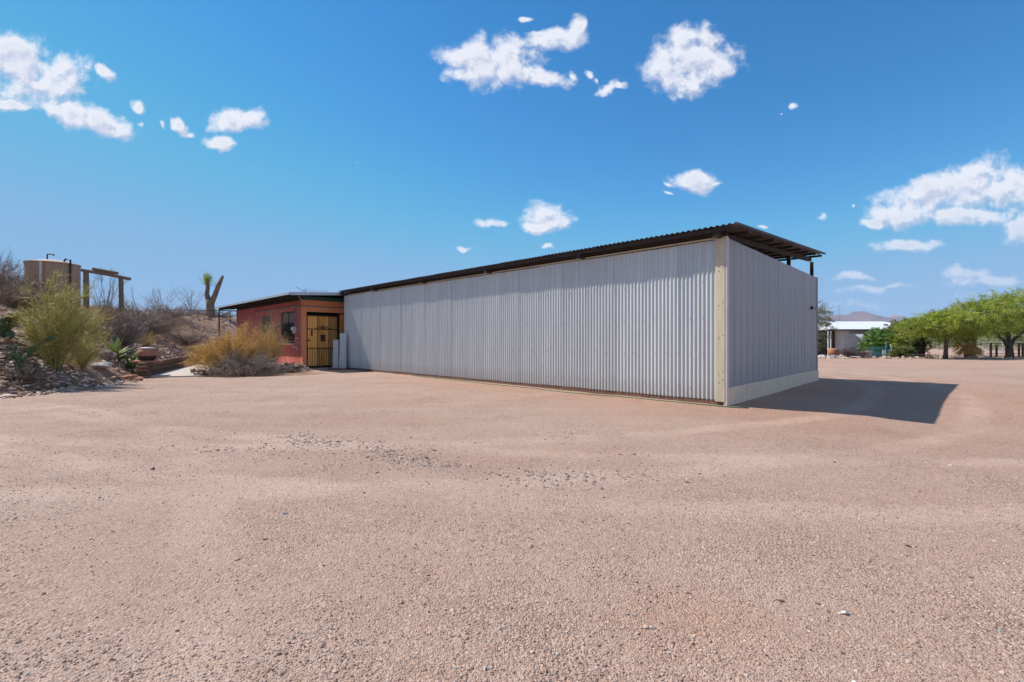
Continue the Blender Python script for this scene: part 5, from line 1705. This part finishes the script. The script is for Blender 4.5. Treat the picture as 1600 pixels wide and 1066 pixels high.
# ------------------------------------------------------------------ mobile home on the right
M['home_wall'] = basic('pale_siding', (.60, .60, .64), (.70, .70, .73), 2, .7, bstr=.05)
M['home_blue'] = basic('blue_grey_skirting_and_shade', (.26, .34, .42), (.34, .42, .50), 3, .7, bstr=.1)
M['home_roof'] = metal_sheet_mat('white_metal_roof', (.62, .65, .68), (.74, .76, .78), .45, .1, dirt_amt=.1)
M['home_dark'] = basic('dark_interior', (.03, .022, .02), (.08, .055, .045), 3, .9, bstr=.1)
M['teal'] = basic('teal_paint', (.03, .16, .16), (.06, .24, .23), 6, .6, bstr=.1)


def build_home():
    hx = (1311 - 800) / 711 * 40.0; hy = 40.0
    e = empty('mobile_home', (hx, hy, 0), 0, 'white single-storey mobile home with a shallow white metal roof', 'house')
    # x local: 0 = px 1311, eave z 2.3
    W_ = 7.0
    MB().box(.35, W_, 0, .12, .62, 2.28).build('front_wall', M['home_wall'], e)
    for k in range(1, int(W_ / .4)):
        MB().box(.05 + k * .4, .08 + k * .4, -.012, -.002, .62, 2.28).build('siding_batten', M['home_wall'], e)
    MB().box(.35, W_, -.03, .12, .0, .60).build('skirting', M['home_blue'], e)
    MB().box(.9, W_, -.05, -.014, 1.96, 2.12).build('band', M['home_blue'], e)  # eave's bluish shadow on the wall, put in as a coloured strip
    MB().box(.9, W_, -.05, -.032, .60, .70).build('band', M['home_blue'], e)
    MB().box(-1.7, W_, 5.8, 5.9, .0, 2.9).build('rear_wall', M['home_wall'], e)
    MB().box(W_ - .1, W_, .13, 5.8, 0, 2.3).build('end_wall', M['home_wall'], e)
    MB().box(-1.7, .35, 1.0, 1.1, 0, 2.4).build('porch_shade_back', M['home_dark'], e)  # shade inside the porch recess, put in as a dark back
    MB().box(.36, .46, .13, 1.0, 0, 2.28).build('porch_side', M['home_wall'], e)
    # roof
    r = MB()
    def zf(y): return 2.33 + (y + .5) * .185
    x0, x1 = -1.35, W_ + .3
    r.add([(x0, -.5, zf(-.5)), (x1, -.5, zf(-.5)), (x1, 4.2, zf(4.2)), (x0, 4.2, zf(4.2)), (x1, 7, 2.6), (x0, 7, 2.6),
           (x0, -.5, zf(-.5) - .1), (x1, -.5, zf(-.5) - .1), (x1, 7, 2.5), (x0, 7, 2.5)],
          [(0, 1, 2, 3), (3, 2, 4, 5), (6, 9, 8, 7), (0, 6, 7, 1), (1, 7, 8, 4, 2), (0, 3, 5, 9, 6), (5, 4, 8, 9)])
    r.build('roof', M['home_roof'], e)
    MB().box(x0, x1, -.53, -.502, 2.20, 2.30).build('fascia', M['home_dark'], e)
    for (x, y, s) in ((-.4, 1.0, .12), (.6, 2.2, .2), (5.4, 1.6, .16)):
        MB().bbox(x - s, x + s, y - .1, y + .1, zf(y) - .02, zf(y) + .12, .02).build('roof_vent', M['home_dark'], e)
    for x in (-1.25, -1.02):
        MB().bbox(x - .04, x + .04, -.46, -.38, 0, 2.25, .005).build('porch_post', M['white_paint'], e)
    # sloping white slab added to stand for a sunlit patch of the wall
    a = MB(); a.add([(.75, -.9, 1.85), (3.6, -.9, 1.85), (3.6, -1.7, .75), (1.6, -1.7, .75), (.75, -.9, 1.88), (3.6, -.9, 1.88), (3.6, -1.7, .78), (1.6, -1.7, .78)],
                    [(0, 1, 2, 3), (7, 6, 5, 4), (0, 4, 5, 1), (1, 5, 6, 2), (2, 6, 7, 3), (3, 7, 4, 0)])
    a.build('sunlit_patch_slab', M['white_paint'], e)
    MB().box(5.0, 5.9, -.03, -.004, 1.2, 1.9).build('window', M['glass'], e)
    w = MB(); w.box(4.94, 4.995, -.05, -.004, 1.15, 1.95); w.box(5.905, 5.96, -.05, -.004, 1.15, 1.95); w.build('window_frame', M['white_paint'], e)
    return e


build_home()
# porch clutter
x, y, z = on_ground(1302, 37.6)
e = empty('orange_barrel', (x, y, z), 0, 'squat orange barrel standing under the porch of the mobile home', 'barrel')
MB().lathe([(0, .12), (.34, .12), (.40, .3), (.40, .55), (.34, .68), (0, .70)], 18).build('drum', M['slab_red'], e, True)
MB().lathe([(.2, 0), (.22, .12), (0, .12)], 12).build('stand', M['home_dark'], e)
x, y, z = on_ground(1293, 35.2)
boulder('boulder', 1285, 34.6, .28, M['pale_stone'], 'white rock by the yard edge next to the shed corner', .7, 11)
boulder('boulder', 1303, 35.0, .30, M['pale_stone'], 'large pale rock in front of the orange barrel', .6, 12)
boulder('boulder', 1309, 34.8, .26, M['pale_stone'], 'pale rounded rock right of the barrel at the yard edge', .6, 13)
# planters
for px_, dep_, lab, mt in ((1349, 35.5, 'dark red planter with a small plant beside the citrus bush', 'slab_red'), (1357, 35.3, 'pale grey woven planter right of the red one', 'pale_stone')):
    x, y, z = on_ground(px_, dep_)
    e = empty('planter', (x, y, z), 0, lab, 'planter')
    MB().lathe([(0, 0), (.17, 0), (.20, .1), (.25, .4), (.28, .42), (.27, .46), (.2, .44), (0, .42)], 16).build('tub', M[mt], e, True)
    st, lv = twig_bush(.45, .25, .25, 14, 120, 350, .008, .12, (.06, .03))
    if px_ < 1355:
        V, F, T = lv; V = V + np.array([0, 0, .42]); raw_mesh('plant', V, F, 4, M['leaf_dark'], e, T)
    else:
        MB().lathe([(0, .43), (.22, .44), (.33, .52), (.30, .53), (0, .5)], 14).build('bowl', M['pale_stone'], e, True)
# teal picket gate
x, y, z = on_ground(1368, 35.6)
e = empty('teal_fence', (x - .6, y, z), 0, 'short teal picket fence in front of the citrus bush', 'fence')
for k in range(11):
    MB().bbox(k * .13, k * .13 + .06, -.01, .015, .02, .86, .004).build('picket', M['teal'], e)
MB().bbox(-.03, 1.4, .016, .05, .2, .26, .004).build('rail', M['teal'], e)
MB().bbox(-.03, 1.4, .016, .05, .68, .74, .004).build('rail', M['teal'], e)
MB().bbox(1.42, 1.50, -.02, .06, -.05, 1.25, .006).build('post', M['teal'], e)
# low metal bins and leaning board
x, y, z = on_ground(1388, 35.8)
q = MB(); q.bbox(-.35, .35, -.2, .2, 0, .6, .03); q.tube([(-.3, -.22, .2), (.3, -.22, .2)], .02, 5); q.tube([(-.3, -.22, .42), (.3, -.22, .42)], .02, 5)
o = q.build('storage_bin', M['home_blue']); o.location = (x, y, z); tag(o, 'blue-grey ribbed bin under the small yellow-green bush', 'bin')
x, y, z = on_ground(1397, 35.2)
o = MB().bbox(-.06, .06, -.02, .02, -.0, 1.1, .006).build('leaning_board', M['white_paint']); o.location = (x, y, z); o.rotation_euler = (0, R(-14), 0)
tag(o, 'short white board leaning near the dark hedge', 'board')
# low wire edging below the arbour
e0 = on_ground(1418, 34.2); e1 = on_ground(1466, 34.0)
e = empty('wire_edging', e0, 0, 'knee-high wire and stake edging before the vine arbour', 'fence')
d_ = Vector(e1) - Vector(e0)
for k in range(12):
    p_ = d_ * (k / 11)
    MB().tube([(p_.x, p_.y, p_.z - .05), (p_.x, p_.y, p_.z + .36)], .014, 5).build('stake', M['log'], e)
for zz_ in (.12, .30):
    MB().tube([(0, 0, zz_), (d_.x, d_.y, d_.z + zz_)], .010, 5).build('wire', M['grey_pipe'], e)
# road-edge rocks and dark strip
n = 260
qx = RNG.uniform(22, 42, n); qy = RNG.normal(34.3, .35, n); ss = np.clip(RNG.lognormal(math.log(.08), .45, n), .03, .24)
scatter('yard_edge_rocks', np.stack([qx, qy, height(qx, qy) + ss * .2], 1), ss, M['greyrock'], 31, .7, .4)

# corral fence
RAILM = M['dark_steel']
e0 = Vector(on_ground(1545, 36.5)); e1 = Vector(((1720 - 800) / 711 * 36.5, 36.5, 0))
e = empty('corral_fence', e0, 0, 'dark pipe corral fence behind the largest tree', 'fence')
for px_ in (1548, 1557, 1592, 1598, 1640, 1680):
    xx = (px_ - 800) / 711 * 36.5 - e0.x
    MB().bbox(xx - .055, xx + .055, -.055, .055, -.1, 1.15 if px_ != 1557 else .95, .01).build('post', M['dark_steel'], e)
for zz_ in (.3, .6, .9, 1.1):
    MB().tube([(0, .12, zz_), (e1.x - e0.x, .12, zz_)], .022, 5).build('rail', RAILM, e)
e0 = Vector(((1505 - 800) / 711 * 46, 46, 0)); e = empty('pipe_fence', e0, 0, 'pale pipe fence crossing the pen further back', 'fence')
for k in range(11):
    MB().tube([(k * 2.0, 0, -.1), (k * 2.0, 0, 1.25)], .04, 6).build('post', M['pale_trim'], e)
for zz_ in (.3, .75, 1.2):
    MB().tube([(0, 0, zz_), (20, 0, zz_)], .028, 5).build('rail', M['pale_trim'], e)
# lattice pylon far off
px_, dep_ = 1311, 420
xx = (px_ - 800) / 711 * dep_
H_ = 1.3 + (533 - 476) / 711 * dep_
e = empty('power_pylon', (xx, dep_, 0), 0, 'faint lattice pylon rising above the mobile home roof', 'pylon')
t = MB()
for sx in (-1, 1):
    for sy in (-1, 1):
        t.tube([(sx * 3.2, sy * 3.2, 0), (sx * .9, sy * .9, H_ * .75), (sx * .3, sy * .3, H_)], .07, 4)
for k in range(8):
    za = H_ * .1 * k; f0 = 3.2 - 2.3 * min(za / (H_ * .75), 1); zb_ = za + H_ * .1; f1 = 3.2 - 2.3 * min(zb_ / (H_ * .75), 1)
    t.tube([(-f0, -f0, za), (f1, -f1, zb_)], .04, 4); t.tube([(f0, -f0, za), (-f1, -f1, zb_)], .04, 4)
t.build('mast', M['grey_pipe'], e)
for zz_, w_ in ((.72, 4.5), (.84, 5.5), (.95, 4)):
    MB().tube([(-w_, 0, H_ * zz_), (w_, 0, H_ * zz_)], .06, 4).build('crossarm', M['grey_pipe'], e)

# ------------------------------------------------------------------ haze
if HAZE:
    q = MB().box(-4400, 4400, -4400, 4400, -3, 330).build('haze', None)
    m = bpy.data.materials.new('haze_air'); m.use_nodes = True
    nt = m.node_tree; nt.nodes.clear()
    out = nt.nodes.new('ShaderNodeOutputMaterial'); pv = nt.nodes.new('ShaderNodeVolumePrincipled')
    pv.inputs['Color'].default_value = (.62, .72, .92, 1); pv.inputs['Density'].default_value = HAZE; pv.inputs['Anisotropy'].default_value = 0.0
    nt.links.new(pv.outputs[0], out.inputs['Volume'])
    q.data.materials.append(m); tag(q, kind='stuff')
